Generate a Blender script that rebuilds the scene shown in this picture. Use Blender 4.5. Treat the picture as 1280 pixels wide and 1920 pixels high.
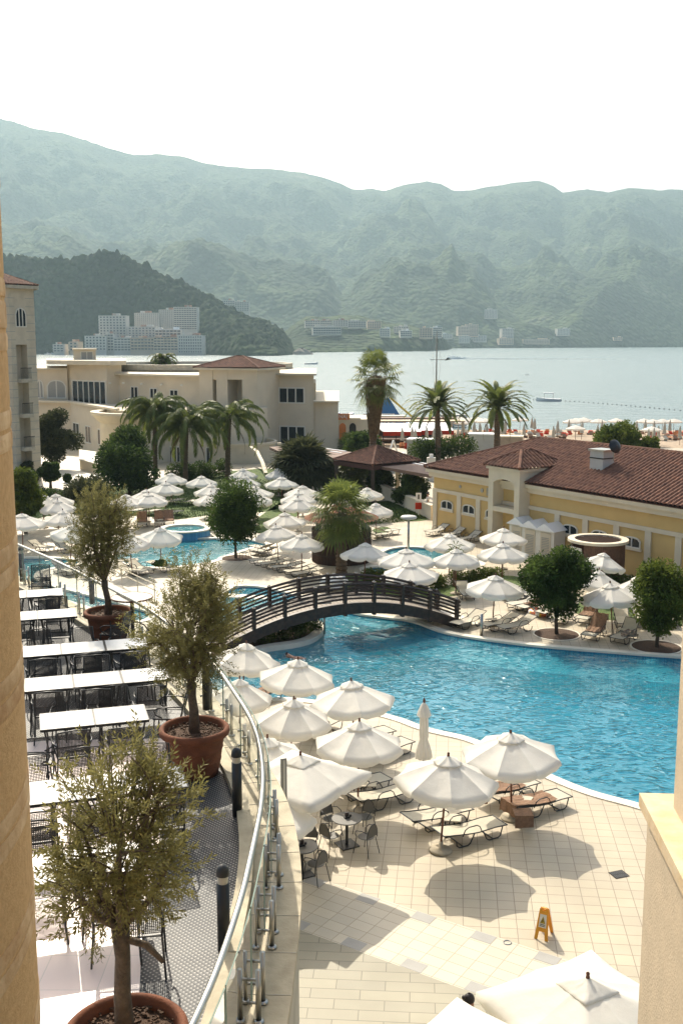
import bpy, math, random
import numpy as np
from mathutils import Vector, Matrix, Euler
from mathutils.geometry import tessellate_polygon
R=math.radians; PI=math.pi
random.seed(7)
for o in list(bpy.data.objects): bpy.data.objects.remove(o)
S=bpy.context.scene; COL=S.collection
# ---------------------------------------------------------------- camera, sky, sun, exposure
CZ=13.0; TH=math.atan(0.16); CT=math.cos(TH); ST=math.sin(TH)
cd=bpy.data.cameras.new('camera'); cam=bpy.data.objects.new('camera',cd); COL.objects.link(cam)
cam.location=(0,0,CZ); cam.rotation_euler=(PI/2-TH,0,0)
cd.sensor_fit='HORIZONTAL'; cd.sensor_width=36; cd.lens=2000/1280*36; cd.clip_start=0.2; cd.clip_end=30000
S.camera=cam
SUN_EL=R(41); SUN_AZ=R(-17.5)
w=bpy.data.worlds.new('World'); S.world=w; w.use_nodes=True
nt=w.node_tree; nt.nodes.clear()
sky=nt.nodes.new('ShaderNodeTexSky'); sky.sky_type='NISHITA'; sky.sun_disc=False
sky.sun_elevation=SUN_EL; sky.sun_rotation=SUN_AZ; sky.air_density=1.0; sky.dust_density=6.0; sky.ozone_density=1.0
bg=nt.nodes.new('ShaderNodeBackground'); bg.inputs[1].default_value=0.15
wo=nt.nodes.new('ShaderNodeOutputWorld')
nt.links.new(sky.outputs[0],bg.inputs[0]); nt.links.new(bg.outputs[0],wo.inputs[0])
sd=bpy.data.lights.new('sun','SUN'); sd.energy=5.0; sd.angle=R(0.5); sd.color=(1.0,0.915,0.765)
so=bpy.data.objects.new('sun',sd); COL.objects.link(so)
sv=Vector((math.sin(SUN_AZ)*math.cos(SUN_EL),math.cos(SUN_AZ)*math.cos(SUN_EL),math.sin(SUN_EL)))
so.rotation_euler=sv.to_track_quat('Z','Y').to_euler()
S.view_settings.view_transform='Standard'; S.view_settings.look='None'; S.view_settings.gamma=1.0
S.view_settings.exposure=0.46
S.render.engine='CYCLES'
S.cycles.max_bounces=7; S.cycles.transparent_max_bounces=24; S.cycles.volume_bounces=0
# ---------------------------------------------------------------- pixel of the 1280x1920 photo -> ray / ground point
def ray(px,py):
    u=(px-640)/2000.; v=(960-py)/2000.
    return u,CT+v*ST,-ST+v*CT
def P(px,py,z=0.0):
    u,f,up=ray(px,py); t=(z-CZ)/up
    return Vector((u*t,f*t,z))
def W(px,py,Y):
    u,f,up=ray(px,py); t=Y/f
    return Vector((u*t,Y,CZ+up*t))
def px_of(p):
    d=Vector(p)-Vector((0,0,CZ)); zc=d.y*CT-d.z*ST; yc=d.y*ST+d.z*CT
    return (640+2000*d.x/zc, 960-2000*yc/zc)
# ---------------------------------------------------------------- materials
MATS={}
def mat(name,col,rough=.6,var=0.0,scale=5.0,bump=0.0,bscale=None,metal=0.0,col2=None,trans=0.0,spec=0.5,detail=5,bdist=.02):
    if name in MATS: return MATS[name]
    m=bpy.data.materials.new(name); m.use_nodes=True; n=m.node_tree.nodes; l=m.node_tree.links
    b=n['Principled BSDF']; b.inputs['Roughness'].default_value=rough; b.inputs['Metallic'].default_value=metal
    b.inputs['Specular IOR Level'].default_value=spec
    tc=n.new('ShaderNodeTexCoord')
    c2=col2 or tuple(c*(1-var) for c in col)
    nz=n.new('ShaderNodeTexNoise'); nz.inputs['Scale'].default_value=scale; nz.inputs['Detail'].default_value=detail
    l.new(tc.outputs['Object'],nz.inputs['Vector'])
    cr=n.new('ShaderNodeValToRGB'); cr.color_ramp.elements[0].position=.32; cr.color_ramp.elements[1].position=.68
    cr.color_ramp.elements[0].color=(*c2,1); cr.color_ramp.elements[1].color=(*col,1)
    l.new(nz.outputs['Fac'],cr.inputs[0]); l.new(cr.outputs[0],b.inputs['Base Color'])
    if bump:
        n2=n.new('ShaderNodeTexNoise'); n2.inputs['Scale'].default_value=bscale or scale*4; n2.inputs['Detail'].default_value=4
        l.new(tc.outputs['Object'],n2.inputs['Vector'])
        bp=n.new('ShaderNodeBump'); bp.inputs['Strength'].default_value=bump; bp.inputs['Distance'].default_value=bdist
        l.new(n2.outputs['Fac'],bp.inputs['Height']); l.new(bp.outputs[0],b.inputs['Normal'])
    if trans:
        tr=n.new('ShaderNodeBsdfTranslucent'); l.new(cr.outputs[0],tr.inputs[0])
        mx=n.new('ShaderNodeMixShader'); mx.inputs[0].default_value=trans
        l.new(b.outputs[0],mx.inputs[1]); l.new(tr.outputs[0],mx.inputs[2]); l.new(mx.outputs[0],n['Material Output'].inputs[0])
    MATS[name]=m; m['cr']=cr.name; return m
def clear_mat(name,tint,gloss=1.0,rough=.0,bump=0,scale=10,bdist=.02,ior=1.33,stretch=(1,1,1),extra=0.0,scat=0.0,scol=(0,.5,.6),wind=True,ridged=False):
    m=bpy.data.materials.new(name); m.use_nodes=True; n=m.node_tree.nodes; l=m.node_tree.links; n.remove(n['Principled BSDF'])
    tr=n.new('ShaderNodeBsdfTransparent'); tr.inputs[0].default_value=(*tint,1)
    gl=n.new('ShaderNodeBsdfGlossy'); gl.inputs['Roughness'].default_value=rough
    fr=n.new('ShaderNodeFresnel'); fr.inputs[0].default_value=ior
    mx=n.new('ShaderNodeMixShader')
    if bump:
        tc=n.new('ShaderNodeTexCoord'); mp=n.new('ShaderNodeMapping'); mp.inputs['Scale'].default_value=stretch
        l.new(tc.outputs['Object'],mp.inputs[0])
        nz=n.new('ShaderNodeTexNoise'); nz.inputs['Scale'].default_value=scale; nz.inputs['Detail'].default_value=6; nz.inputs['Distortion'].default_value=.6
        if ridged: nz.noise_type='RIDGED_MULTIFRACTAL'; nz.inputs['Detail'].default_value=3; nz.inputs['Distortion'].default_value=.9
        l.new(mp.outputs[0],nz.inputs['Vector'])
        bp=n.new('ShaderNodeBump'); bp.inputs['Strength'].default_value=bump; bp.inputs['Distance'].default_value=bdist
        l.new(nz.outputs['Fac'],bp.inputs['Height']); l.new(bp.outputs[0],gl.inputs['Normal']); l.new(bp.outputs[0],fr.inputs['Normal'])
    src=tr.outputs[0]
    if scat:
        df=n.new('ShaderNodeBsdfDiffuse'); df.inputs[0].default_value=(*scol,1)
        if bump: l.new(bp.outputs[0],df.inputs['Normal'])
        m2=n.new('ShaderNodeMixShader'); m2.inputs[0].default_value=scat
        l.new(tr.outputs[0],m2.inputs[1]); l.new(df.outputs[0],m2.inputs[2]); src=m2.outputs[0]
    fm=n.new('ShaderNodeMath'); fm.operation='MULTIPLY_ADD'; fm.use_clamp=True; fm.inputs[1].default_value=gloss; fm.inputs[2].default_value=extra
    l.new(fr.outputs[0],fm.inputs[0]); l.new(fm.outputs[0],mx.inputs[0]); l.new(src,mx.inputs[1]); l.new(gl.outputs[0],mx.inputs[2])
    l.new(mx.outputs[0],n['Material Output'].inputs[0]); MATS[name]=m; return m
def tile_mat(name,c1,c2,mortar,bw,bh,msize,rot=0,off=0.0,rough=.55,loc=(0,0,0),var=.12,acc=None):
    m=bpy.data.materials.new(name); m.use_nodes=True; n=m.node_tree.nodes; l=m.node_tree.links; b=n['Principled BSDF']
    b.inputs['Roughness'].default_value=rough
    g=n.new('ShaderNodeNewGeometry'); mp=n.new('ShaderNodeMapping'); mp.vector_type='TEXTURE'
    mp.inputs['Rotation'].default_value=(0,0,rot); mp.inputs['Location'].default_value=loc
    l.new(g.outputs['Position'],mp.inputs[0])
    br=n.new('ShaderNodeTexBrick'); br.offset=off; br.inputs['Scale'].default_value=1; br.inputs['Color1'].default_value=(*c1,1)
    br.inputs['Color2'].default_value=(*c2,1); br.inputs['Mortar'].default_value=(*mortar,1)
    br.inputs['Brick Width'].default_value=bw; br.inputs['Row Height'].default_value=bh; br.inputs['Mortar Size'].default_value=msize
    br.inputs['Mortar Smooth'].default_value=.2
    l.new(mp.outputs[0],br.inputs['Vector'])
    nz=n.new('ShaderNodeTexNoise'); nz.inputs['Scale'].default_value=.6; nz.inputs['Detail'].default_value=6; l.new(g.outputs['Position'],nz.inputs['Vector'])
    cr=n.new('ShaderNodeValToRGB'); cr.color_ramp.elements[0].position=.3; cr.color_ramp.elements[1].position=.7
    cr.color_ramp.elements[0].color=(1-var,1-var,1-var*1.1,1); cr.color_ramp.elements[1].color=(1,1,1,1)
    l.new(nz.outputs['Fac'],cr.inputs[0])
    mu=n.new('ShaderNodeMixRGB'); mu.blend_type='MULTIPLY'; mu.inputs[0].default_value=1
    l.new(br.outputs['Color'],mu.inputs[1]); l.new(cr.outputs[0],mu.inputs[2]); l.new(mu.outputs[0],b.inputs['Base Color'])
    bp=n.new('ShaderNodeBump'); bp.inputs['Strength'].default_value=.3; bp.inputs['Distance'].default_value=.004; bp.invert=True
    l.new(br.outputs['Fac'],bp.inputs['Height']); l.new(bp.outputs[0],b.inputs['Normal'])
    MATS[name]=m; return m
def mesh_mat(name,col,pitch,hole,rough=.4):
    m=bpy.data.materials.new(name); m.use_nodes=True; n=m.node_tree.nodes; l=m.node_tree.links; b=n['Principled BSDF']
    b.inputs['Base Color'].default_value=(*col,1); b.inputs['Roughness'].default_value=rough
    tc=n.new('ShaderNodeTexCoord'); sp=n.new('ShaderNodeSeparateXYZ'); l.new(tc.outputs['UV'],sp.inputs[0])
    prev=None
    for a in ('X','Y'):
        d=n.new('ShaderNodeMath'); d.operation='DIVIDE'; d.inputs[1].default_value=pitch; l.new(sp.outputs[a],d.inputs[0])
        f=n.new('ShaderNodeMath'); f.operation='FRACT'; l.new(d.outputs[0],f.inputs[0])
        s=n.new('ShaderNodeMath'); s.operation='LESS_THAN'; s.inputs[1].default_value=hole; l.new(f.outputs[0],s.inputs[0])
        if prev is None: prev=s
        else:
            q=n.new('ShaderNodeMath'); q.operation='MULTIPLY'; l.new(prev.outputs[0],q.inputs[0]); l.new(s.outputs[0],q.inputs[1]); prev=q
    tr=n.new('ShaderNodeBsdfTransparent'); mx=n.new('ShaderNodeMixShader')
    l.new(prev.outputs[0],mx.inputs[0]); l.new(b.outputs[0],mx.inputs[1]); l.new(tr.outputs[0],mx.inputs[2]); l.new(mx.outputs[0],n['Material Output'].inputs[0])
    MATS[name]=m; return m
M=lambda k: MATS[k]
mat('cloth',(.86,.83,.75),.85,.05,3,.22,6,trans=.35,bdist=.05)
mat('cloth_grey',(.62,.60,.55),.85,.08,3,.5,7,trans=.3,bdist=.05)
mat('sling',(.50,.46,.36),.8,.1,6); mat('towel_brown',(.28,.165,.10),.95,.3,14,.8,60); mat('towel_white',(.75,.73,.68),.95,.1,10,.8,40)
mat('black_metal',(.018,.02,.02),.38,.2,20,metal=.0); mat('steel',(.48,.47,.43),.30,.15,8,metal=1.0)
mat('wood_pole',(.16,.06,.03),.55,.3,12); mat('stone_base',(.42,.36,.26),.8,.25,6,.4,30)
mat('terracotta',(.20,.078,.042),.85,.35,5,.35,40,col2=(.13,.055,.032),spec=.2); mat('soil',(.10,.055,.03),.95,.5,30,1,80)
mat('bark',(.10,.075,.05),.9,.5,18,1,45); mat('bark_olive',(.13,.10,.07),.9,.5,14,1,40); mat('palm_bark',(.20,.135,.08),.95,.5,14,1,22,bdist=.05)
mat('leaf_olive',(.25,.235,.085),.65,.3,2,trans=.45,col2=(.14,.13,.05),spec=.15); mat('leaf_dark',(.095,.14,.03),.75,.5,1.2,trans=.4,col2=(.02,.042,.012),spec=.12)
mat('leaf_bright',(.15,.18,.03),.75,.5,1.0,trans=.42,col2=(.05,.08,.018),spec=.12); mat('leaf_grey',(.09,.095,.04),.8,.4,1.5,trans=.35,col2=(.04,.05,.025),spec=.1)
mat('leaf_palm',(.20,.23,.05),.5,.4,1.5,trans=.45,col2=(.08,.11,.03),spec=.35); mat('leaf_dry',(.22,.15,.07),.8,.4,5,trans=.25,col2=(.11,.075,.035))
mat('grass',(.10,.15,.02),.9,.5,3,.8,60,col2=(.045,.085,.015),bdist=.05)
mat('stucco_cream',(.68,.59,.44),.85,.10,.6,.15,25); mat('stucco_yellow',(.62,.43,.17),.85,.12,.7,.2,25); mat('trim',(.66,.58,.43),.75,.1,1.2,.15,20)
mat('column_stucco',(.58,.41,.21),.9,.22,40,.3,120,col2=(.47,.32,.15)); mat('column_trim',(.66,.52,.32),.85,.25,8,.3,45,col2=(.42,.27,.13))
mat('wall_stone',(.56,.46,.32),.85,.12,6,.25,60); mat('cap_stone',(.60,.50,.34),.7,.35,7,.2,30,col2=(.55,.40,.22))
mat('roof_tile',(.24,.115,.07),.85,.5,3,.3,25,col2=(.11,.055,.04),spec=.2); mat('roof_edge',(.08,.03,.02),.8,.3,5)
mat('dark_glass',(.015,.025,.03),.12,.3,1.5,spec=.35); mat('frame_white',(.70,.67,.58),.5,.05,5); mat('frame_grey',(.35,.34,.30),.5,.05,5)
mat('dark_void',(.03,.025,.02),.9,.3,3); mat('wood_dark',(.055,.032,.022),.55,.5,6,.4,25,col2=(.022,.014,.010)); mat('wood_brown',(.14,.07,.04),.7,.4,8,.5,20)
mat('reed',(.085,.045,.028),.9,.6,30,1,60); mat('marble_top',(.78,.77,.72),.18,.12,2.2); mat('coping',(.70,.65,.53),.6,.1,2,.1,20)
mat('concrete',(.52,.47,.37),.8,.2,2.5,.3,30,col2=(.40,.36,.27)); mat('sand',(.42,.32,.22),.95,.25,2,.6,40)
mat('orange_plastic',(.75,.33,.02),.4,.1,4); mat('white_plastic',(.80,.80,.78),.35,.04,4); mat('blue_plastic',(.02,.16,.38),.35,.1,4)
mat('sign_blue',(.10,.38,.50),.4,.05,4); mat('red_awning',(.75,.09,.03),.8,.2,2,trans=.6); mat('orange_wall',(.60,.20,.05),.8,.1,2)
mat('skin',(.38,.20,.13),.55,.1,5); mat('hair',(.02,.012,.01),.5,.3,30); mat('grey_box',(.50,.50,.46),.6,.1,2)
mat('pink_floor',(.62,.50,.45),.45,.1,2,.1,20); mat('brown_roofing',(.20,.12,.085),.8,.3,6,.5,20); mat('orange_ring',(.70,.20,.08),.4,.1,3); mat('yellow_p',(.7,.5,.05),.4,.1,3)
mat('far_wall',(.64,.60,.53),.8,.08,.05); mat('far_wall_warm',(.66,.52,.38),.8,.08,.05); mat('far_window',(.03,.035,.04),.5,.2,.3); mat('far_roof',(.42,.22,.14),.8,.2,.2)
mat('rock',(.30,.27,.22),.95,.4,.08,1,.3,col2=(.17,.155,.125),bdist=2)
mesh_mat('chair_mesh',(.022,.024,.024),.020,.55)
clear_mat('glass',(.93,.97,.95),1.0,.0,ior=1.45,extra=.02)
# ---------------------------------------------------------------- mesh helpers
class MB:
    def __init__(s): s.v=[]; s.f=[]; s.uv=None; s.mi=[]; s.m=0; s.sm=False
    def add(s,vs,fs):
        k=len(s.v); s.v+= [tuple(v) for v in vs]; s.f+=[tuple(i+k for i in f) for f in fs]; s.mi+=[s.m]*len(fs); return s
    def box(s,c,d,rz=0,M_=None):
        x,y,z=d[0]/2,d[1]/2,d[2]/2
        vs=[Vector((a*x,b*y,e*z)) for a in(-1,1) for b in(-1,1) for e in(-1,1)]
        mm=(M_ or Matrix.Rotation(rz,3,'Z')); vs=[mm@v+Vector(c) for v in vs]
        return s.add(vs,[(0,1,3,2),(4,6,7,5),(0,4,5,1),(2,3,7,6),(0,2,6,4),(1,5,7,3)])
    def bar(s,a,b,wd,ht,up=Vector((0,0,1))):
        a=Vector(a);b=Vector(b);d=b-a;L=d.length
        if L<1e-6:return s
        d/=L; sd_=d.cross(up)
        if sd_.length<1e-4: sd_=Vector((1,0,0))
        sd_.normalize(); u=sd_.cross(d)
        mm=Matrix((d,sd_,u)).transposed(); return s.box((a+b)/2,(L,wd,ht),M_=mm)
    def tube(s,pts,r,n=6,closed=False,cap=True):
        pts=[Vector(p) for p in pts]; N=len(pts); rs=r if isinstance(r,(list,tuple)) else [r]*N; vs=[];fs=[]
        prev=None
        for i,p in enumerate(pts):
            if closed: t=pts[(i+1)%N]-pts[i-1]
            else: t=pts[min(i+1,N-1)]-pts[max(i-1,0)]
            if t.length<1e-9: t=Vector((0,0,1))
            t.normalize()
            if prev is None:
                a=t.cross(Vector((0,0,1)))
                if a.length<.05: a=t.cross(Vector((1,0,0)))
            else: a=prev-t*prev.dot(t)
            if a.length<1e-5: a=t.cross(Vector((1,0,0)))
            a.normalize(); prev=a; b=t.cross(a)
            for k in range(n):
                an=2*PI*k/n; vs.append(p+(a*math.cos(an)+b*math.sin(an))*rs[i])
        for i in range(N if closed else N-1):
            for k in range(n):
                j=(i+1)%N; fs.append((i*n+k,i*n+(k+1)%n,j*n+(k+1)%n,j*n+k))
        if cap and not closed: fs.append(tuple(range(n))[::-1]); fs.append(tuple(range((N-1)*n,N*n)))
        return s.add(vs,fs)
    def lathe(s,prof,n=24,c=(0,0,0),cap=False):
        vs=[];fs=[];c=Vector(c)
        for (r,z) in prof:
            for k in range(n): vs.append((c.x+r*math.cos(2*PI*k/n),c.y+r*math.sin(2*PI*k/n),c.z+z))
        for i in range(len(prof)-1):
            for k in range(n): fs.append((i*n+k,i*n+(k+1)%n,(i+1)*n+(k+1)%n,(i+1)*n+k))
        if cap: fs.append(tuple(range((len(prof)-1)*n,len(prof)*n))); fs.append(tuple(range(n))[::-1])
        return s.add(vs,fs)
    def poly(s,pts,z0,z1=None,holes=()):
        loops=[[Vector((p[0],p[1],0)) for p in pts]]+[[Vector((p[0],p[1],0)) for p in h] for h in holes]
        tri=tessellate_polygon(loops); flat=[p for l in loops for p in l]
        top=z1 if z1 is not None else z0
        fs=[]
        for t in tri:
            a,b,c=[flat[i] for i in t]
            fs.append(t if (b-a).cross(c-a).z>0 else (t[0],t[2],t[1]))
        s.add([(p.x,p.y,top) for p in flat],fs)
        if z1 is not None:
            for l in loops:
                n=len(l); s.add([(p.x,p.y,z0) for p in l]+[(p.x,p.y,z1) for p in l],[(i,(i+1)%n,n+(i+1)%n,n+i) for i in range(n)])
        return s
    def build(s,name,m,parent=None,smooth=False,loc=None,sharp=None):
        me=bpy.data.meshes.new(name); me.from_pydata(s.v,[],s.f)
        for k in (m if isinstance(m,(list,tuple)) else [m]): me.materials.append(MATS[k] if isinstance(k,str) else k)
        if any(s.mi): me.polygons.foreach_set('material_index',s.mi)
        if smooth: me.polygons.foreach_set('use_smooth',[True]*len(me.polygons))
        if s.uv: 
            u=me.uv_layers.new(name='UVMap'); u.data.foreach_set('uv',[c for f in s.uv for p in f for c in p])
        me.update()
        if sharp:
            N_,K_=sharp; at_=me.attributes.new('sharp_edge','BOOLEAN','EDGE'); ev=np.empty(len(me.edges)*2,int); me.edges.foreach_get('vertices',ev); ev=ev.reshape(-1,2)%N_
            at_.data.foreach_set('value',(ev[:,0]==ev[:,1])&(ev[:,0]%K_==0))
        o=bpy.data.objects.new(name,me); COL.objects.link(o)
        if parent: o.parent=parent
        if loc: o.location=loc
        return o
def tag(o,label=None,cat=None,group=None,kind=None):
    if label:o['label']=label
    if cat:o['category']=cat
    if group:o['group']=group
    if kind:o['kind']=kind
    return o
def empty(name,loc,rz=0,label=None,cat=None,group=None,sc=None):
    o=bpy.data.objects.new(name,None); COL.objects.link(o); o.location=loc; o.rotation_euler=(0,0,rz); o.empty_display_size=.2
    if sc: o.scale=(sc,sc,sc)
    return tag(o,label,cat,group)
CH={}
def copy_tree(o,parent=None):
    c=o.copy(); COL.objects.link(c)
    if parent: c.parent=parent
    for ch in o.children: copy_tree(ch,c)
    return c
def place(proto,loc,rz,label,group=None,cat=None,sc=1.0,tilt=(0,0)):
    if not proto.get('used'): o=proto; 
    else: o=copy_tree(proto)
    proto['used']=1
    if 'used' in o and o is not proto: del o['used']
    o.location=loc; o.rotation_euler=(tilt[0],tilt[1],rz); o.scale=(sc,sc,sc)
    tag(o,label,cat,group); return o
def struct(o): o['kind']='structure'; return o
def smooth_loop(pts,k=6,closed=True):
    out=[];n=len(pts);pts=[Vector((p[0],p[1],p[2] if len(p)>2 else 0)) for p in pts]
    for i in range(n if closed else n-1):
        p0,p1,p2,p3=[pts[j%n] if closed else pts[max(0,min(n-1,j))] for j in (i-1,i,i+1,i+2)]
        for j in range(k):
            t=j/k; out.append(.5*((2*p1)+(-p0+p2)*t+(2*p0-5*p1+4*p2-p3)*t*t+(-p0+3*p1-3*p2+p3)*t**3))
    if not closed: out.append(pts[-1])
    return out
def offset_loop(pts,d,closed=True):
    out=[];n=len(pts); A=sum(pts[i].x*pts[(i+1)%n].y-pts[(i+1)%n].x*pts[i].y for i in range(n)) if closed else 1
    sg=1 if A>0 else -1
    for i,p in enumerate(pts):
        t=(pts[(i+1)%n]-pts[i-1]) if closed else (pts[min(i+1,n-1)]-pts[max(i-1,0)])
        t.z=0; t.normalize(); out.append(p+Vector((t.y,-t.x,0))*d*sg)
    return out
def strip(mb,A,B,zA,zB,closed=True):
    n=len(A); vs=[(p.x,p.y,zA) for p in A]+[(p.x,p.y,zB) for p in B]
    mb.add(vs,[(i,(i+1)%n,n+(i+1)%n,n+i) for i in range(n if closed else n-1)]); return mb
def fbm(x,y,octv=5,seed=0,gain=.5):
    rng=np.random.RandomState(seed); tot=np.zeros_like(x,dtype=float); amp=1.;nrm=0
    G=rng.rand(256,256)*2-1
    for o in range(octv):
        xi=np.floor(x).astype(int);yi=np.floor(y).astype(int);fx=x-xi;fy=y-yi
        fx=fx*fx*(3-2*fx);fy=fy*fy*(3-2*fy)
        g=lambda a,b:G[a%256,b%256]
        tot+=amp*((g(xi,yi)*(1-fx)+g(xi+1,yi)*fx)*(1-fy)+(g(xi,yi+1)*(1-fx)+g(xi+1,yi+1)*fx)*fy)
        nrm+=amp; amp*=gain; x=x*2.03+17.3; y=y*2.03+5.1
    return tot/nrm
def grid_mesh(name,X,Y,Z,m,parent=None):
    h,wd=X.shape; v=np.stack([X,Y,Z],-1).reshape(-1,3)
    i=np.arange(h*wd).reshape(h,wd); f=np.stack([i[:-1,:-1],i[:-1,1:],i[1:,1:],i[1:,:-1]],-1).reshape(-1,4)
    me=bpy.data.meshes.new(name); me.from_pydata(v.tolist(),[],f.tolist()); me.materials.append(MATS[m] if isinstance(m,str) else m)
    me.polygons.foreach_set('use_smooth',[True]*len(me.polygons)); me.update()
    o=bpy.data.objects.new(name,me); COL.objects.link(o)
    if parent:o.parent=parent
    return o
def leafcloud(centres,n,size,asp=.45,seed=1,up=.0,flat=1.0,rr=1.0):
    """diamond leaves scattered round clump centres (c, radius)"""
    rng=np.random.RandomState(seed); k=len(centres)
    C=np.array([list(c[0]) for c in centres]); Rr=np.array([c[1] for c in centres]); wt=Rr**2/np.sum(Rr**2)
    idx=rng.choice(k,n,p=wt); d=rng.normal(size=(n,3)); d/=np.linalg.norm(d,axis=1)[:,None]
    rad=(rng.rand(n)**.45)[:,None]*Rr[idx][:,None]*rr; p=C[idx]+d*rad*np.array([1,1,flat])
    a=d*.7+rng.normal(size=(n,3))*.6; a[:,2]+=up; a/=np.linalg.norm(a,axis=1)[:,None]
    b=np.cross(a,rng.normal(size=(n,3))); b/=np.linalg.norm(b,axis=1)[:,None]
    L=(size*(.7+.6*rng.rand(n)))[:,None]
    v=np.stack([p-a*L*.5,p+b*L*asp*.5-a*L*.05,p+a*L*.5,p-b*L*asp*.5-a*L*.05],1).reshape(-1,3)
    mb=MB(); mb.v=v.tolist(); mb.f=[(4*i,4*i+1,4*i+2,4*i+3) for i in range(n)]; mb.mi=[0]*n
    return mb
# ================================================================ THE SETTING
SEA=-2.0
def hill_mat(name,c1,c2,c3,s1,s2,bd):
    m=bpy.data.materials.new(name); m.use_nodes=True; n=m.node_tree.nodes; l=m.node_tree.links; b=n['Principled BSDF']; b.inputs['Roughness'].default_value=1; b.inputs['Specular IOR Level'].default_value=.1
    g=n.new('ShaderNodeNewGeometry')
    n1=n.new('ShaderNodeTexNoise'); n1.inputs['Scale'].default_value=s1; n1.inputs['Detail'].default_value=8; n1.inputs['Roughness'].default_value=.65
    n2=n.new('ShaderNodeTexVoronoi'); n2.inputs['Scale'].default_value=s2
    cr=n.new('ShaderNodeValToRGB'); e=cr.color_ramp.elements; e[0].position=.38; e[0].color=(*c1,1); e[1].position=.62; e[1].color=(*c2,1); x=e.new(.75); x.color=(*c3,1)
    l.new(g.outputs['Position'],n1.inputs['Vector']); l.new(g.outputs['Position'],n2.inputs['Vector']); l.new(n1.outputs['Fac'],cr.inputs[0])
    mu=n.new('ShaderNodeMixRGB'); mu.blend_type='MULTIPLY'; mu.inputs[0].default_value=.6; l.new(cr.outputs[0],mu.inputs[1]); 
    c2_=n.new('ShaderNodeValToRGB'); c2_.color_ramp.elements[0].color=(1,1,1,1); c2_.color_ramp.elements[1].color=(.2,.2,.2,1); c2_.color_ramp.elements[1].position=.8
    l.new(n2.outputs['Distance'],c2_.inputs[0]); l.new(c2_.outputs[0],mu.inputs[2]); l.new(mu.outputs[0],b.inputs['Base Color'])
    bp=n.new('ShaderNodeBump'); bp.inputs['Strength'].default_value=1; bp.inputs['Distance'].default_value=bd; bp.invert=True; l.new(n2.outputs['Distance'],bp.inputs['Height']); l.new(bp.outputs[0],b.inputs['Normal'])
    MATS[name]=m
hill_mat('hill_far',(.030,.052,.022),(.085,.12,.045),(.22,.22,.14),.005,.07,9)
hill_mat('hill_near',(.012,.030,.010),(.042,.072,.018),(.11,.11,.06),.012,.13,5)
def prof(pts):
    a=[];e=[]
    for px,py in pts:
        u,f,up=ray(px,py); a.append(u/f); e.append(up/f)
    return np.array(a),np.array(e)
def shoreY(px,py): return P(px,py,SEA).y
# --- mountains
a=np.linspace(-.43,.43,820)
top=prof([(-260,120),(-100,185),(0,218),(30,228),(60,238),(90,243),(120,249),(160,262),(200,275),(250,287),(300,287),(345,290),(380,302),(470,315),(520,318),(570,323),(610,335),(640,345),(660,356),(700,354),(720,358),(760,348),(800,340),(825,345),(850,358),(880,357),(920,348),(960,342),(1010,338),(1035,345),(1055,357),(1100,352),(1140,358),(1180,350),(1230,355),(1280,357),(1400,362),(1600,350)])
mid2=prof([(-260,360),(0,392),(120,405),(250,430),(350,438),(450,452),(520,468),(600,440),(700,400),(760,385),(800,392),(850,440),(900,470),(1000,440),(1100,470),(1180,420),(1280,440),(1500,400)])
mid=prof([(-260,400),(0,405),(100,420),(180,436),(260,440),(330,455),(450,462),(520,470),(600,476),(700,482),(780,478),(880,488),(930,500),(960,484),(1010,463),(1050,478),(1080,500),(1130,502),(1200,492),(1250,512),(1300,515),(1400,490),(1600,470)])
low=prof([(-260,440),(100,470),(200,505),(300,485),(350,474),(420,472),(480,490),(520,484),(560,478),(600,490),(640,520),(680,500),(720,486),(800,480),(850,484),(890,498),(930,545),(980,575),(1020,588),(1060,575),(1110,560),(1150,522),(1200,494),(1240,503),(1280,530),(1330,580),(1400,560),(1600,540)])
fr=prof([(-260,560),(400,565),(500,560),(560,575),(600,585),(680,592),(760,590),(820,600),(880,592),(960,600),(1040,612),(1100,600),(1180,590),(1280,598),(1600,590)])
town=prof([(-260,640),(400,640),(520,634),(545,618),(575,603),(640,603),(700,605),(740,612),(800,622),(830,634),(850,648),(900,656),(1280,656),(1600,656)])
sh=[(-260,663),(500,663),(545,662),(600,660.5),(700,659),(800,658),(838,656),(846,653),(900,652.3),(1000,652),(1100,651.5),(1280,650.5),(1600,650)]
sa=np.array([ray(*p)[0]/ray(*p)[1] for p in sh]); sy=np.array([shoreY(*p) for p in sh])
Yr=np.concatenate([np.linspace(1480,3100,230),np.linspace(3115,6200,210)])
A,Y=np.meshgrid(a,Yr); X=A*Y
E=lambda pr:np.interp(A,pr[0],pr[1]); SY=np.interp(A,sa,sy)
def ridge(pr,Yc,front,back,pw=1.0,wob=0,seed=0):
    Yc_=Yc+wob*fbm(X/420.,X*0+seed*3.3,3,seed)
    zc=CZ+Yc_*E(pr); t=np.where(Y<Yc_,np.clip((Y-(Yc_-front))/front,0,1),np.clip(1-(Y-Yc_)/back,0,1))
    return zc*(t**pw)
n1=fbm(X/260.,Y/420.,6,3); gul=np.abs(fbm(X/190.+n1*.6,Y/330.,5,5)); n3=fbm(X/26.,Y/26.,3,8)
Z=np.maximum.reduce([ridge(top,5000,1900,900,.95),ridge(mid2,4100,1100,1200,1.0,150,2),ridge(mid,3500,800,900,.8,120,4),ridge(low,2980,450,500,.75,60,6),ridge(fr,2720,300,600,.8),
   np.where(SY<2300,ridge(town,1930,330,800,.7),-50)])
crestw=np.clip((Z-15)/250,0,1); crit=np.clip(np.abs(Y-5000)/500,0.05,1)
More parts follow.
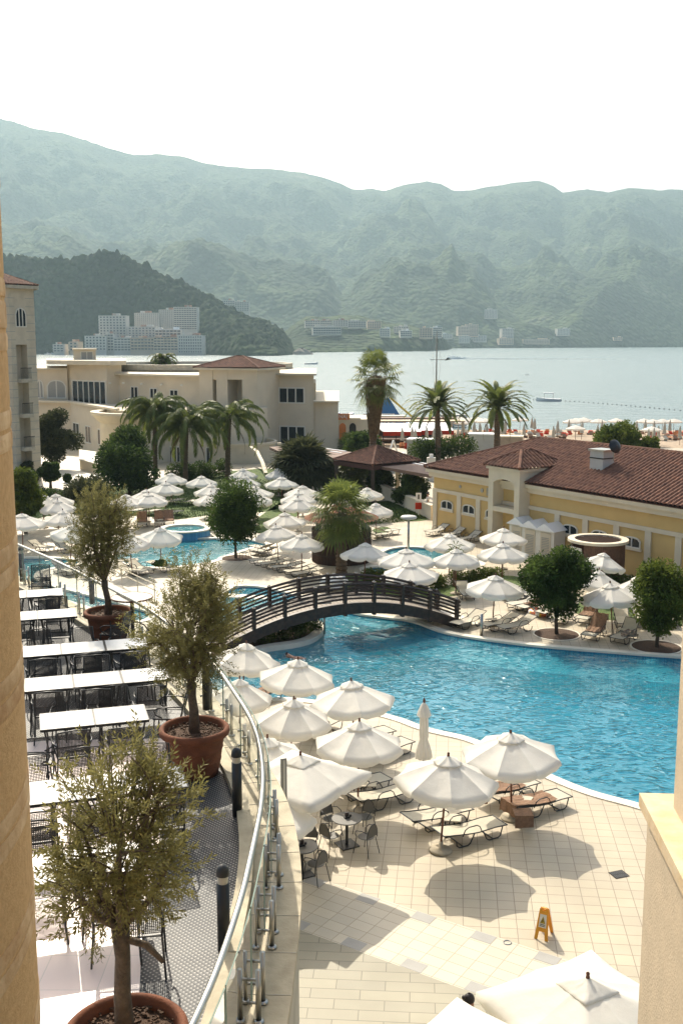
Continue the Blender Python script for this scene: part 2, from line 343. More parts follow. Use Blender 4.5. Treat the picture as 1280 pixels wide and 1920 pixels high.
Z=Z+(n1*80-gul*115+36)*crestw*crit+n3*2.5*np.clip(Z/40,0,1)+fbm(X/75.,Y/95.,4,31)*20*np.clip(Z/60,0,1)*crit+ (n1*8)*np.clip(Z/60,0,1)
ramp=np.clip((Y-SY)/60,-1,1); Z=np.where(ramp<0,-8,np.minimum(Z,SEA+.3+np.clip(Y-SY,0,1e9)*.55)); 
struct(grid_mesh('mountains',X,Y,Z,'hill_far'))
mountainsXYZ=(a,Yr,Z)
def terr_z(x,y):
    aa,yy,z=mountainsXYZ; i=min(len(yy)-1,int(np.searchsorted(yy,y))); j=min(len(aa)-1,int(np.searchsorted(aa,x/y))); return float(z[i,j])
# --- wooded promontory on the left
a2=np.linspace(-.40,-.035,560); Y2=np.linspace(1010,1620,330); A,Y=np.meshgrid(a2,Y2); X=A*Y
pc=prof([(-260,478),(-60,478),(0,480),(60,484),(120,488),(155,487),(180,475),(202,471),(222,476),(245,487),(280,503),(330,527),(370,545),(400,556),(420,570),(440,582),(480,598),(505,612),(530,625),(545,640),(551,655),(554,664),(562,680)])
s2=prof([(-260,663),(560,664)]); sy2=[(-260,667),(90,664),(200,664),(380,665),(450,667),(520,667),(560,664)]
SY=np.interp(A,[ray(*p)[0]/ray(*p)[1] for p in sy2],[shoreY(*p) for p in sy2])
zc=CZ+1370*np.interp(A,*pc)
bumps=fbm(X/9.,Y/9.,3,21); n1=fbm(X/70.,Y/70.,5,22)
base=np.clip((Y-SY)/(1370-SY),0,1)
px2=640+2000*A*1.0
cl=np.clip((A+.16)/.06,0,1) # cliff on the sea side
Z=np.where(Y<1370,(zc-SEA)*(base**(1-.45*cl))+SEA,zc-(Y-1370)*.6)
Z=Z+n1*14*np.clip(Z/30,0,1)*np.clip(np.abs(Y-1370)/60,.15,1)+np.abs(bumps)*11*np.clip(Z/12,0,1)
Z=np.where(Y<SY,-8,Z)
prom=(a2,Y2,Z)
def prom_z(x,y):
    aa,yy,z=prom; i=min(len(yy)-1,int(np.searchsorted(yy,y))); j=min(len(aa)-1,int(np.searchsorted(aa,x/y))); return float(z[i,j])
struct(grid_mesh('headland',X,Y,Z,'hill_near'))
# rocky islet
mb=MB(); c=W(565,663,1250); mb.lathe([(0.1,7),(5,6),(9,3.5),(12,0),(13,-2)],14); mb.v=[(v[0]*(1+.25*math.sin(i*2.3)),v[1],v[2]*(1+.2*math.sin(i*1.7))) for i,v in enumerate(mb.v)]
tag(mb.build('sea_rock','rock',loc=(c.x,c.y,SEA)),'small dark rock islet off the tip of the headland','rock')
# --- sea
m=bpy.data.materials.new('sea'); m.use_nodes=True; n=m.node_tree.nodes; l=m.node_tree.links; b=n['Principled BSDF']
b.inputs['Base Color'].default_value=(.19,.25,.25,1); b.inputs['Roughness'].default_value=.22; b.inputs['IOR'].default_value=1.33
g=n.new('ShaderNodeNewGeometry'); prev=None
for sc,d,st in ((.9,.25,(1,1.6,1)),(.12,.9,(1,2.2,1)),(3.2,.05,(1,1.3,1))):
    mp=n.new('ShaderNodeMapping'); mp.inputs['Scale'].default_value=st; l.new(g.outputs['Position'],mp.inputs[0])
    nz=n.new('ShaderNodeTexNoise'); nz.inputs['Scale'].default_value=sc; nz.inputs['Detail'].default_value=3; l.new(mp.outputs[0],nz.inputs['Vector'])
    bp=n.new('ShaderNodeBump'); bp.inputs['Strength'].default_value=.8; bp.inputs['Distance'].default_value=d; l.new(nz.outputs['Fac'],bp.inputs['Height'])
    if prev: l.new(prev.outputs[0],bp.inputs['Normal'])
    prev=bp
l.new(prev.outputs[0],b.inputs['Normal']); MATS['sea']=m
mb=MB(); xs=[-3000,-1200,-400,0,400,1200,3000]; ys=[150,400,1000,2000,4000,6300]
mb.add([(x,y,SEA) for y in ys for x in xs],[(j*7+i,j*7+i+1,j*7+i+8,j*7+i+7) for j in range(5) for i in range(6)])
struct(mb.build('sea','sea'))
# --- beach, garden soil
mb=MB(); bx=np.linspace(-160,160,60); rows=[(130,-.02),(150,-.2),(165,-.9),(178,-1.7),(192,-2.6),(230,-5)]
vs=[(x,y+ (6*math.sin(x*.02) if i>1 else 0)+(-x*.10 if i>1 else 0),z) for i,(y,z) in enumerate(rows) for x in bx]
mb.add(vs,[(j*60+i,j*60+i+1,j*60+i+61,j*60+i+60) for j in range(5) for i in range(59)])
struct(mb.build('beach','sand',smooth=True))
# ---------------------------------------------------------------- pool deck with the pools cut out
def loop(px,k=5): return smooth_loop([P(x,y) for x,y in px],k)
pool1=loop([(380,1275),(400,1180),(412,1125),(440,1101),(490,1101),(552,1116),(610,1135),(665,1150),(720,1158),(775,1166),(840,1188),(960,1206),(1060,1216),(1160,1224),(1270,1232),(1420,1242),(1560,1300),(1640,1460),(1520,1600),(1340,1560),(1210,1513),(1100,1482),(1000,1440),(945,1412),(880,1385),(800,1366),(740,1345),(640,1322),(540,1310),(450,1310)])
lagoon=loop([(225,1030),(262,1018),(300,1014),(345,1010),(420,1010),(470,1013),(500,1022),(468,1028),(430,1040),(400,1052),(370,1058),(310,1064),(255,1061),(215,1048)])
arm=loop([(20,1050),(70,1046),(130,1049),(150,1056),(110,1063),(72,1072),(66,1086),(90,1097),(140,1110),(210,1128),(280,1150),(250,1165),(170,1140),(100,1118),(50,1100),(10,1080)])
kids=loop([(722,1033),(745,1027),(775,1026),(810,1029),(850,1036),(885,1046),(900,1058),(870,1066),(800,1062),(740,1052),(715,1042)])
small=loop([(683,1067),(700,1063),(730,1064),(760,1072),(770,1082),(735,1082),(700,1077)],4)
tile_mat('deck_tile',(.50,.43,.305),(.45,.385,.28),(.25,.20,.14),.40,.40,.010,rot=R(-6),var=.20)
tile_mat('strip_tile',(.56,.50,.38),(.49,.44,.34),(.34,.28,.20),.50,.34,.010,rot=R(22),var=.10)
tile_mat('border_tile',(.335,.305,.215),(.30,.275,.20),(.17,.15,.10),1.0,.33,.010,rot=R(-4),off=.5,var=.22)
def zarea(pts): return pts
mb=MB(); outer=[(-60,2),(45,2),(60,60),(60,131),(-70,131)]
mb.poly(outer,0,holes=[pool1,lagoon,arm,kids,small]); struct(mb.build('pool_deck','deck_tile'))
mb=MB(); mb.poly([(-400,1),(400,1),(400,150),(-400,150)],-3.2); struct(mb.build('ground','soil'))
# diagonal strip and outer border
U0=P(500,1616);U1=P(1060,1800);L0=P(500,1722);L1=P(880,1880)
du=(U1-U0).normalized(); 
def ext(p,t): q=p+du*t; return (q.x,q.y)
MATS['strip_tile'].node_tree.nodes['Mapping'].inputs['Rotation'].default_value=(0,0,math.atan2(du.y,du.x))
struct(MB().poly([ext(U0,-8),ext(L0,-8),ext(L0,14),ext(U0,14)],.004).build('paving_strip','strip_tile'))
q0=ext(L0,-8);q1=ext(L0,14)
struct(MB().poly([q0,(q0[0],2),(q1[0],2),q1],.006).build('paving_border','border_tile'))
mat('grey_slab',(.33,.32,.29),.6,.1,3)
mb=MB(); nrm=Vector((-du.y,du.x,0)); wid=abs((L0-U0).dot(nrm))
for i in range(-3,9):
    for row,offs in ((0,0.0),(1,.75)):
        c=U0+du*(i*1.5+offs+.1)-nrm*(.18 if row==0 else wid-.18); mb.box((c.x,c.y,.006),(.5,.33,.004),math.atan2(du.y,du.x))
o=mb.build('grey_paving_slabs','grey_slab'); struct(o)
# pools
def pool_tile(name,c1,c2,dark=None):
    m=tile_mat(name,c1,c2,tuple(c*1.25 for c in c1),.12,.12,.01,rot=.3,rough=.4,var=.25); return m
pool_tile('pool_tile_deep',(.025,.30,.47),(.015,.24,.41)); pool_tile('pool_tile_light',(.16,.50,.56),(.13,.45,.52)); mat('pool_line',(.0,.045,.15),.4,.3,3)
pool_tile('pool_wall_tile',(.05,.28,.46),(.02,.17,.36))
clear_mat('pool_water',(.78,.95,.98),1.0,.04,bump=1.0,scale=1.9,bdist=.15,stretch=(1,1.9,1),scat=.33,scol=(.07,.47,.60),ridged=True)
clear_mat('lagoon_water',(.82,.96,.97),1.0,.03,bump=.8,scale=1.8,bdist=.08,scat=.3,ridged=True,scol=(.12,.55,.60))
def make_pool(name,lp,depth,floor,water,wl=-.10,bench=None):
    n=len(lp); mb=MB(); strip(mb,lp,lp,wl-.0,-depth) if 0 else None
    mb.add([(p.x,p.y,.0) for p in lp]+[(p.x,p.y,-depth) for p in lp],[(i,(i+1)%n,n+(i+1)%n,n+i) for i in range(n)])
    struct(mb.build(name+'_walls','pool_wall_tile')); struct(MB().poly(lp,-depth).build(name+'_floor',floor))
    struct(MB().poly(lp,wl).build(name+'_water',water))
    o1=offset_loop(lp,-.04); o2=offset_loop(lp,.32); mb=MB(); strip(mb,o1,o2,.035,.03); strip(mb,o1,o1,-.06,.035); strip(mb,o2,o2,.03,.0)
    struct(mb.build(name+'_coping','coping'))
make_pool('main_pool',pool1,1.2,'pool_tile_deep','pool_water')
make_pool('lagoon_pool',lagoon,.9,'pool_tile_light','lagoon_water'); make_pool('side_pool',arm,.8,'pool_tile_light','lagoon_water')
make_pool('kids_pool',kids,.5,'pool_tile_light','lagoon_water'); make_pool('plunge_pool',small,.4,'pool_tile_light','lagoon_water')
# shallow shelf along the near edge, slope, lane lines, steps
def shelf(name,lp,d,z,m,i0,i1):
    A=[lp[i%len(lp)] for i in range(i0,i1)]; n=len(A); B=[offset_loop(lp,-d)[i%len(lp)] for i in range(i0,i1)]
    mb=MB(); strip(mb,A,B,z,z-.05,False); strip(mb,B,B,z-.05,-1.2,False); struct(mb.build(name,m))
shelf('pool_shelf',pool1,.9,-.75,'pool_tile_light',17*5,28*5)
shelf('pool_far_shelf',pool1,2.2,-.42,'pool_tile_light',8*5,17*5)
mb=MB()
def fl(pts,z=-1.19): mb.poly([P(x,y,-1.19) for x,y in pts],z)
fl([(560,1290),(690,1262),(810,1205),(850,1218),(720,1285),(600,1318)]); 
fl([(1060,1262),(1160,1262),(1300,1280),(1300,1305),(1150,1305),(1080,1285)])
struct(mb.build('pool_floor_bands','pool_line'))
mb=MB()
c=P(690,1160,0); ax=(P(640,1165)-P(735,1180)).normalized()
for k in range(4):
    A=P(640+8*k,1160+6*k,-.3); B=P(716+10*k,1180-2*k+6*k,-.3); Cc=P(775-4*k,1168,-.3)
    for z,p,q in ((0,A,B),(0,B,Cc)):
        mb.bar((p.x,p.y,-.25-.22*k),(q.x,q.y,-.25-.22*k),.75,.06)
struct(mb.build('pool_steps','pool_tile_light'))
mb=MB()
for k in range(4):
    A=P(640+8*k,1166+6*k,-.3); B=P(716+10*k,1186-2*k+6*k,-.3); Cc=P(775-4*k,1174,-.3)
    for p,q in ((A,B),(B,Cc)): mb.bar((p.x,p.y,-.21-.22*k),(q.x,q.y,-.21-.22*k),.16,.05)
struct(mb.build('pool_step_edges','pool_line'))
mb=MB()  # wide white steps left of the bridge
for k in range(4):
    p=P(405,1112+9*k); q=P(500-2*k,1118+9*k); mb.bar((p.x,p.y,-.12-.15*k),(q.x,q.y,-.12-.15*k),.7,.1)
struct(mb.build('lagoon_steps','coping'))
# planted peninsula under the bridge
pen=loop([(380,1215),(430,1180),(500,1168),(560,1164),(598,1168),(608,1181),(594,1198),(560,1210),(500,1219),(440,1236),(385,1250)])
mb=MB(); inn=offset_loop(pen,-.45); strip(mb,pen,pen,-1.2,.12); strip(mb,pen,inn,.12,.12); strip(mb,inn,inn,.12,-.05)
tag(mb.build('planter_kerb','coping'),'pale rounded planter kerb under the left end of the bridge','planter')
struct(MB().poly(inn,.0).build('planter_soil','soil'))
# jacuzzi
jc=P(347,1003); jr=P(393,1003).x-jc.x
t=empty('hot_tub',(jc.x,jc.y,0),0,'round raised whirlpool tub with blue tiled wall in the lagoon','whirlpool')
MB().lathe([(jr*1.25,-.9),(jr*1.25,-.22),(jr*1.02,-.22),(jr*1.02,.42)],48).build('outer_wall','pool_wall_tile',t,True)
MB().lathe([(jr*1.06,.42),(jr*1.06,.50),(jr*.82,.50),(jr*.82,.30)],48).build('rim','coping',t,False)
MB().lathe([(jr*.82,.36),(jr*.6,-.2),(0.01,-.25)],48).build('basin','pool_tile_light',t,True)
MB().lathe([(jr*.80,.38),(0.01,.38)],48).build('water','lagoon_water',t)
# lawns and planting beds
def lawn(name,pts,z=.015,m='grass'): struct(MB().poly(loop(pts,4),z).build(name,m))
lawn('lawn',[(40,975),(110,965),(200,962),(270,968),(330,974),(400,965),(520,955),(560,915),(520,880),(420,885),(250,905),(120,925),(30,940)])
lawn('lawn',[(470,985),(540,935),(600,930),(560,965),(510,1000)])
lawn('lawn',[(690,985),(720,968),(770,978),(812,970),(812,948),(740,940),(660,945),(650,975)])
lawn('lawn',[(700,992),(725,988),(730,996),(705,1000)])
lawn('lawn',[(610,1090),(650,1075),(700,1085),(760,1100),(830,1100),(880,1085),(960,1080),(1000,1098),(900,1102),(850,1118),(760,1118),(640,1105)])
lawn('lawn',[(1060,1140),(1120,1120),(1200,1130),(1330,1150),(1330,1172),(1200,1166),(1120,1160)])
struct(MB().poly([P(110,905),P(200,920),P(190,860),P(110,868)],.02).build('path','coping'))
def blades(name,pts_px,n,h,m,seed,zb=.02,label='short green grass blades'):
    lp=[P(*p) for p in pts_px]; rng=random.Random(seed); x0=min(p.x for p in lp);x1=max(p.x for p in lp);y0=min(p.y for p in lp);y1=max(p.y for p in lp)
    mb=MB(); k=0
    while k<n:
        x=rng.uniform(x0,x1);y=rng.uniform(y0,y1); ins=False
        for i in range(len(lp)):
            a,b=lp[i],lp[i-1]
            if (a.y>y)!=(b.y>y) and x<(b.x-a.x)*(y-a.y)/(b.y-a.y)+a.x: ins=not ins
        if not ins: continue
        an=rng.uniform(0,PI); w_=.03; hh=h*rng.uniform(.5,1.2); dx=math.cos(an)*w_;dy=math.sin(an)*w_
        mb.add([(x-dx,y-dy,zb),(x+dx,y+dy,zb),(x+rng.uniform(-.05,.05),y+rng.uniform(-.05,.05),zb+hh)],[(0,1,2)]); k+=1
    tag(mb.build(name,m),kind='stuff')
blades('grass',[(690,985),(770,978),(812,970),(812,948),(740,940),(660,945)],9000,.12,'grass',3)
blades('grass',[(40,975),(200,962),(330,974),(520,955),(560,915),(420,885),(120,925)],14000,.14,'grass',4)
# ================================================================ BUILDINGS
def wall_frame(A,B):
    """matrix with x along A->B, y = outward (towards viewer side), z up, origin A"""
    d=(Vector((B[0],B[1],0))-Vector((A[0],A[1],0))).normalized(); nrm=Vector((d.y,-d.x,0))
    return Matrix(((d.x,-nrm.x,0,A[0]),(d.y,-nrm.y,0,A[1]),(0,0,1,0),(0,0,0,1)))
def window(parent,A,B,u0,u1,z0,z1,panes=2,frame='frame_white',glass='dark_glass',arch=False,name='window',proud=.05,deep=.0,fw=.07,sill=False):
    """window between u0..u1 metres along wall line A-B; outward is to the right of A->B"""
    d=(Vector((B[0],B[1],0))-Vector((A[0],A[1],0))).normalized(); nv=Vector((d.y,-d.x,0)); A=Vector((A[0],A[1],0))
    if nv.y>0: nv=-nv
    p=lambda u,z,o: A+d*u+nv*o+Vector((0,0,z))
    f=MB(); wd=u1-u0
    def top(u):
        if not arch: return z1
        t=(u-(u0+u1)/2)/(wd/2); return z1-(z1-z0)*.32*(1-math.sqrt(max(0,1-t*t)))
    f.bar(p(u0-.0,z0,proud/2),p(u0,top(u0),proud/2),fw,proud,nv); f.bar(p(u1,z0,proud/2),p(u1,top(u1),proud/2),fw,proud,nv)
    for i in range(1,panes):
        u=u0+wd*i/panes; f.bar(p(u,z0,proud/2),p(u,top(u),proud/2),fw,proud*.9,nv)
    f.bar(p(u0-fw/2,z0,proud/2+.003),p(u1+fw/2,z0,proud/2+.003),fw,proud+.006,nv)
    k=8 if arch else 1
    for i in range(k):
        ua=u0+wd*i/k;ub=u0+wd*(i+1)/k; f.bar(p(ua,top(ua),proud/2+.004),p(ub,top(ub),proud/2+.004),fw,proud+.008,nv)
    fo=f.build(name,frame,parent)
    g=MB(); us=[u0+wd*i/8 for i in range(9)] if arch else [u0,u1]
    vs=[];
    for u in us: vs+= [p(u,z0,.012),p(u,top(u),.012)]
    g.add(vs,[(2*i,2*i+2,2*i+3,2*i+1) for i in range(len(us)-1)]); g.build('pane',glass,fo)
    if sill: MB().bar(p(u0-.12,z0-.1,.06),p(u1+.12,z0-.1,.06),.14,.1,nv).build('sill','trim',fo)
    return fo
def roof_face(mb,A,B,up,Rr,u1,u2,pitch=.30,wav=.085,row=.42):
    """tiled slope: eave A->B, 'up' unit vector up the slope, run Rr, ridge spans u1..u2 along the eave"""
    A=Vector(A);B=Vector(B);d=(B-A);L=d.length;d/=L;nrm=d.cross(up).normalized()
    if nrm.z<0:nrm=-nrm
    nu=max(2,int(L/pitch*5)); nv=max(2,int(Rr/row*2))
    vs=[];fs=[]
    for i in range(nu+1):
        u=L*i/nu; t=Rr*max(0,min(1,u/u1 if u1>1e-6 else 1,(L-u)/(L-u2) if L-u2>1e-6 else 1))
        wv=abs(math.sin(PI*u/pitch))**.7*wav*1.6
        for j in range(nv+1):
            v=t*j/nv; saw=.03*(1-((v/row)%1)); vs.append(A+d*u+up*v+nrm*(wv+saw))
    for i in range(nu):
        for j in range(nv): a=i*(nv+1)+j; fs.append((a,a+nv+1,a+nv+2,a+1))
    mb.add(vs,fs)
def hip_roof(parent,P4,z0,z1,inset,mname='roof_tile',name='roof',over=0,hips=True):
    """rectangle P4 (ccw 2D) hip roof, inset = horizontal run"""
    c=[Vector((p[0],p[1],z0)) for p in P4]; cen=sum(c,Vector())/4
    dx=(c[1]-c[0]); Lx=dx.length; dy=(c[3]-c[0]); Ly=dy.length; dx/=Lx;dy/=Ly
    run=min(Ly/2,Lx/2,inset); h=z1-z0; mb=MB()
    def face(A,B,inw,L,ra,rb): 
        up=(inw*run+Vector((0,0,h))).normalized(); roof_face(mb,A,B,up,math.hypot(run,h),ra,L-rb)
    face(c[0],c[1],dy,Lx,run,run); face(c[2],c[3],-dy,Lx,run,run); face(c[1],c[2],-dx,Ly,run,run); face(c[3],c[0],dx,Ly,run,run)
    ro=mb.build(name,mname,parent)
    rb=MB(); tops=[c[0]+dx*run+dy*run,c[1]-dx*run+dy*run,c[2]-dx*run-dy*run,c[3]+dx*run-dy*run]
    for a,b in zip(c,tops): rb.tube([a+Vector((0,0,.09)),b+Vector((0,0,h+.09))],.12,6)
    rb.tube([tops[0]+Vector((0,0,h+.09)),tops[1]+Vector((0,0,h+.09))],.12,6)
    rb.build('ridge_tiles','roof_tile',ro)
    return ro
def rect(A,d,n,L,D): # 2D rectangle from A along d (L) and n (D)
    A=Vector((A[0],A[1],0)); return [A,A+d*L,A+d*L+n*D,A+n*D]
# ------------------------------------------------ yellow pool building
Y0=P(812,992); e0=W(806,884,Y0.y); EZ=4.35
Aw=Vector((Y0.x,Y0.y,0)); rb_=ray(1280,950); tt=(EZ-CZ)/rb_[2]; Bw=Vector((rb_[0]*tt,rb_[1]*tt,0))
d=(Bw-Aw).normalized(); nb=Vector((-d.y,d.x,0)); 
if nb.y<0: nb=-nb
LY=34.0; DY=10.5
yb=empty('pool_building',Aw,0,'long yellow building with cream pilasters and brown tiled hip roof behind the pool','building')
inv=Matrix.Translation(-Aw)
def loc_rect(u,v,L,D): return [ (d*a+nb*b) for a,b in ((u,v),(u+L,v),(u+L,v+D),(u,v+D))]
MB().poly(loc_rect(0,0,LY,DY),0,EZ-.6).build('wall','stucco_yellow',yb)
O=Vector((0,0,0))
tm=MB()
def onwall(mb,u0,u1,z0,z1,o,th=.0): # box proud of the wall by o
    c=d*((u0+u1)/2)-nb*(o/2)+Vector((0,0,(z0+z1)/2)); mb.box(c,(u1-u0,o,z1-z0),math.atan2(d.y,d.x))
cor=MB(); onwall(cor,-.3,LY,EZ-.62,EZ-.30,.22); onwall(cor,-.45,LY,EZ-.30,EZ-.06,.42); 
cor.box(d*(-.12)+nb*(DY/2)+Vector((0,0,EZ-.46)),(.24,DY,.32),math.atan2(d.y,d.x)); cor.build('cornice','trim',yb)
bd=MB(); onwall(bd,0,LY,EZ-1.66,EZ-1.42,.10); bd.build('string_course','trim',yb)
def u_of(px,z): # wall coordinate for a photo column
    u,f,up=ray(px,960); k=u/f; 
    return (k*Aw.y-Aw.x)/(d.x-k*d.y)
for px in (816,861,897,1046,1099,1158,1218,1276,1340): 
    uu=u_of(px,0); m_=MB(); c=d*uu-nb*.05+Vector((0,0,(EZ-1.66)/2)); m_.box(c,(.42,.09,EZ-1.67),math.atan2(d.y,d.x)); m_.build('pilaster','trim',yb)
for px in (838,879,923,1070,1126,1187): 
    uu=u_of(px,0); window(yb,O,d,uu-.60,uu+.60,EZ-2.72,EZ-2.16,2,arch=True,name='arched_window',proud=.07,sill=True)
for px,r_ in ((862,.11),(903,.14)):
    uu=u_of(px,0); o=MB(); q=d*uu+Vector((0,0,EZ-1.02)); o.tube([q-nb*.01,q-nb*.05],r_,12); o.build('round_vent','frame_grey',yb)
uu=u_of(922,0); g_=MB()
for k in range(5): onwall(g_,uu-.55,uu+.5,EZ-1.28+.1*k,EZ-1.22+.1*k,.05)
g_.build('louvre_vent','frame_grey',yb)
RZ=6.45; rr=loc_rect(-.55,-.5,LY+1,DY+1.2)
ro=hip_roof(yb,rr,EZ,RZ,5.6); MB().poly(loc_rect(-.5,-.45,LY+.9,DY+1.1),EZ-.06,EZ).build('eave_board','roof_edge',yb)
# porch tower
ua=u_of(934,0); ub=u_of(989,0)+.15; tw=ub-ua; pr=1.3
tz=5.05
def towbox(mb,u0,u1,v0,v1,z0,z1): mb.box(d*((u0+u1)/2)+nb*((v0+v1)/2)+Vector((0,0,(z0+z1)/2)),(u1-u0,v1-v0,z1-z0),math.atan2(d.y,d.x))
t_=MB(); towbox(t_,ua,ua+.45,-.9,3.0,0,tz); towbox(t_,ub-.45,ub,-.9,3.0,0,tz); towbox(t_,ua+.45,ub-.45,-.88,.1,2.35,2.65)
# arch head
aw=tw-.9; K=10
for k in range(K):
    x0=ua+.45+aw*k/K;x1=ua+.45+aw*(k+1)/K; xm=((x0+x1)/2-(ua+tw/2))/(aw/2); zz=4.05+.4*math.sqrt(max(0,1-xm*xm)); towbox(t_,x0,x1,-.9,-.5,zz,tz)
towbox(t_,ua-.12,ub+.12,-1.02,3.1,tz-.02,tz+.16)
pt=t_.build('porch_tower','trim',yb)
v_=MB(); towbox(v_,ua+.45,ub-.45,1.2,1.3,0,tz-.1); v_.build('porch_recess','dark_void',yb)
c_=MB(); cp=d*(ua+.45+aw*.72)-nb*.1; pts=[(cp+Vector((0,0,z))) for z in (2.2,1.7,1.1,.4)]; c_.tube(pts,[.16,.26,.18,.28],10); c_.build('curtain','cloth',yb)
q=[d*(ua-.25)+nb*(-1.15),d*(ub+.25)+nb*(-1.15),d*(ub+.25)+nb*3.0,d*(ua-.25)+nb*3.0]
hip_roof(pt,q,tz+.16,tz+1.05,1.6)
# chimney
uc=u_of(1128,0); q=Vector((0,0,0))
p0=W(1128,868,64); loc=p0-Aw; ch=MB(); ang=math.atan2(d.y,d.x); lx=Vector((loc.x,loc.y,0))
ch.box(lx+Vector((0,0,5.75)),(1.05,.95,1.5),ang); cho=ch.build('chimney','grey_box',ro)
MB().box(lx+Vector((0,0,6.55)),(1.25,1.1,.12),ang).build('chimney_cap','steel',cho)
MB().box(lx+Vector((0,0,6.08)),(1.12,1.02,.07),ang).build('chimney_band','black_metal',cho)
p0=W(1153,838,63.0); sdh=empty('satellite_dish',(p0.x,p0.y,p0.z-.5),R(25),'dark satellite dish standing behind the roof chimney','satellite dish')
MB().lathe([(0.02,.14),(.2,.10),(.36,.03),(.42,-.03)],20).build('dish','black_metal',sdh,True).rotation_euler=(R(70),0,0)
sdh.children[0].location=(0,0,.55); MB().tube([(0,.1,-.35),(0,.1,.55)],.03).build('mount','steel',sdh)
# ------------------------------------------------ cream hotel wing
def pl(px,Y): u,f,up=ray(px,700); return Vector((u/f*Y,Y,0))
hw=empty('hotel_wing',pl(486,128),0,'cream flat roofed hotel wing with square tiled tower and dark windows','building')
org=pl(486,128); G=lambda px,Y:pl(px,Y)-org
def zpx(py,Y,px=640): u,f,up=ray(px,py); return CZ+up/f*Y
Rr0=[G(486,128),G(588,126),G(588,150),G(486,150)]
mb=MB(); mb.poly(Rr0,0,zpx(704,126)); mb.poly([G(588,126)+Vector((-.01,.3,0)),G(634,125),G(634,150),G(588,150)],0,zpx(754,125)); 
mb.poly([G(580,127.2),G(592,127),G(592,140),G(580,140)],0,zpx(718,127))
mb.build('main_wall','stucco_cream',hw)
MB().poly([G(480,127.2),G(593,125.0),G(593,152),G(480,152)],zpx(703.5,126),zpx(700,126)).build('roof_slab','trim',hw)
MB().poly([G(587,124.9),G(635.5,124.7),G(635.5,152),G(587,152)],zpx(754,125),zpx(751.5,125)).build('parapet_cap','trim',hw)
a_,b_=Rr0[0],Rr0[1]; Lw=(b_-a_).length
for (x0,x1,y0,y1) in ((508,570,727,755),(509,571,799,832)):
    window(hw,a_+org,b_+org,0,1,0,1) if 0 else None
    uA=(x0-486)/102*Lw; uB=(x1-486)/102*Lw; 
    f=window(hw,a_,b_,uA,uB,zpx(y1,127),zpx(y0,127),4,name='window',proud=.08,fw=.14)
# square tower with hip roof
T=[G(373,124),G(482,121.5),G(484,131),G(378,133)]
tz0=zpx(694,122); tb=MB()
L1_=(T[1]-T[0]).length; dT=(T[1]-T[0]).normalized(); nT=Vector((-dT.y,dT.x,0))
def tp(u0,u1,v0,v1,z0,z1): tb.poly([T[0]+dT*u0+nT*v0,T[0]+dT*u1+nT*v0,T[0]+dT*u1+nT*v1,T[0]+dT*u0+nT*v1],z0,z1)
zo0=zpx(762,122);zo1=zpx(712,122)
tp(0,1.7,0,6.5,0,tz0); tp(2.2,3.6,0,6.5,0,tz0); tp(L1_-1.9,L1_,0,6.5,0,tz0); tp(1.7,2.2,.1,6.5,0,zo0); tp(1.7,2.2,.1,6.5,zo1,tz0)
tp(3.6,L1_-1.9,.05,6.5,0,zo0);tp(3.6,L1_-1.9,.05,6.5,zo1,tz0); tp(1.7,2.2,1.2,1.3,zo0,zo1); tp(3.6,L1_-1.9,2.6,2.7,zo0,zo1)
tow=tb.build('tower','stucco_cream',hw)
q=[T[0]+dT*(-.5)-nT*.5,T[0]+dT*(L1_+.5)-nT*.5,T[0]+dT*(L1_+.5)+nT*7,T[0]+dT*(-.5)+nT*7]
MB().poly(q,tz0,tz0+.22).build('eave','trim',tow); hip_roof(tow,q,tz0+.22,tz0+1.45,4)
# long left facade
F=[G(200,133),G(345,125.5),G(373,124.6)]
mb=MB(); mb.poly([F[0],F[1],F[2],G(480,126),G(480,150),G(200,152)],0,zpx(706,125.5)); mb.build('long_wall','stucco_cream',hw)
MB().poly([G(196,132.2),G(345,124.8),G(374,124.0),G(374,150),G(200,152)],zpx(706,125.5),zpx(702.5,125.5)).build('long_roof_slab','trim',hw)
fa,fb=F[0],F[1]; LF=(fb-fa).length
def ulin(px): 
    u,f,up=ray(px,740); k=u/f; a=fa+org; dd=(fb-fa).normalized(); return (k*a.y-a.x)/(dd.x-k*dd.y)
for x0,x1,y0,y1 in ((213,224,722,748),(246,259,725,750),(282,295,728,752),(319,334,731,756)):
    uA,uB=ulin(x0),ulin(x1); Yw=(fa+org).lerp(fb+org,(uA+uB)/2/LF).y; window(hw,fa,fb,uA,uB,zpx(y1,Yw),zpx(y0,Yw),2,name='window',fw=.12,proud=.08)
# stair block with tall glazing
Bk=[G(126,136),G(200,130.5),G(228,132),G(228,150),G(126,150)]
MB().poly(Bk,0,zpx(684,131)).build('stair_block','stucco_cream',hw)
MB().poly([G(88,135.0),G(208,129.2),G(237,131),G(237,151),G(88,151)],zpx(684,131),zpx(676,131)).build('stair_roof','trim',hw)
def ul2(px,a,b):
    u,f,up=ray(px,740); k=u/f; a=a+org; dd=(b+org-a).normalized(); return (k*a.y-a.x)/(dd.x-k*dd.y)
uA,uB=ul2(137,Bk[0],Bk[1]),ul2(199,Bk[0],Bk[1]); window(hw,Bk[0],Bk[1],uA,uB,zpx(757,133),zpx(714,133),6,name='tall_window',fw=.16,proud=.1)
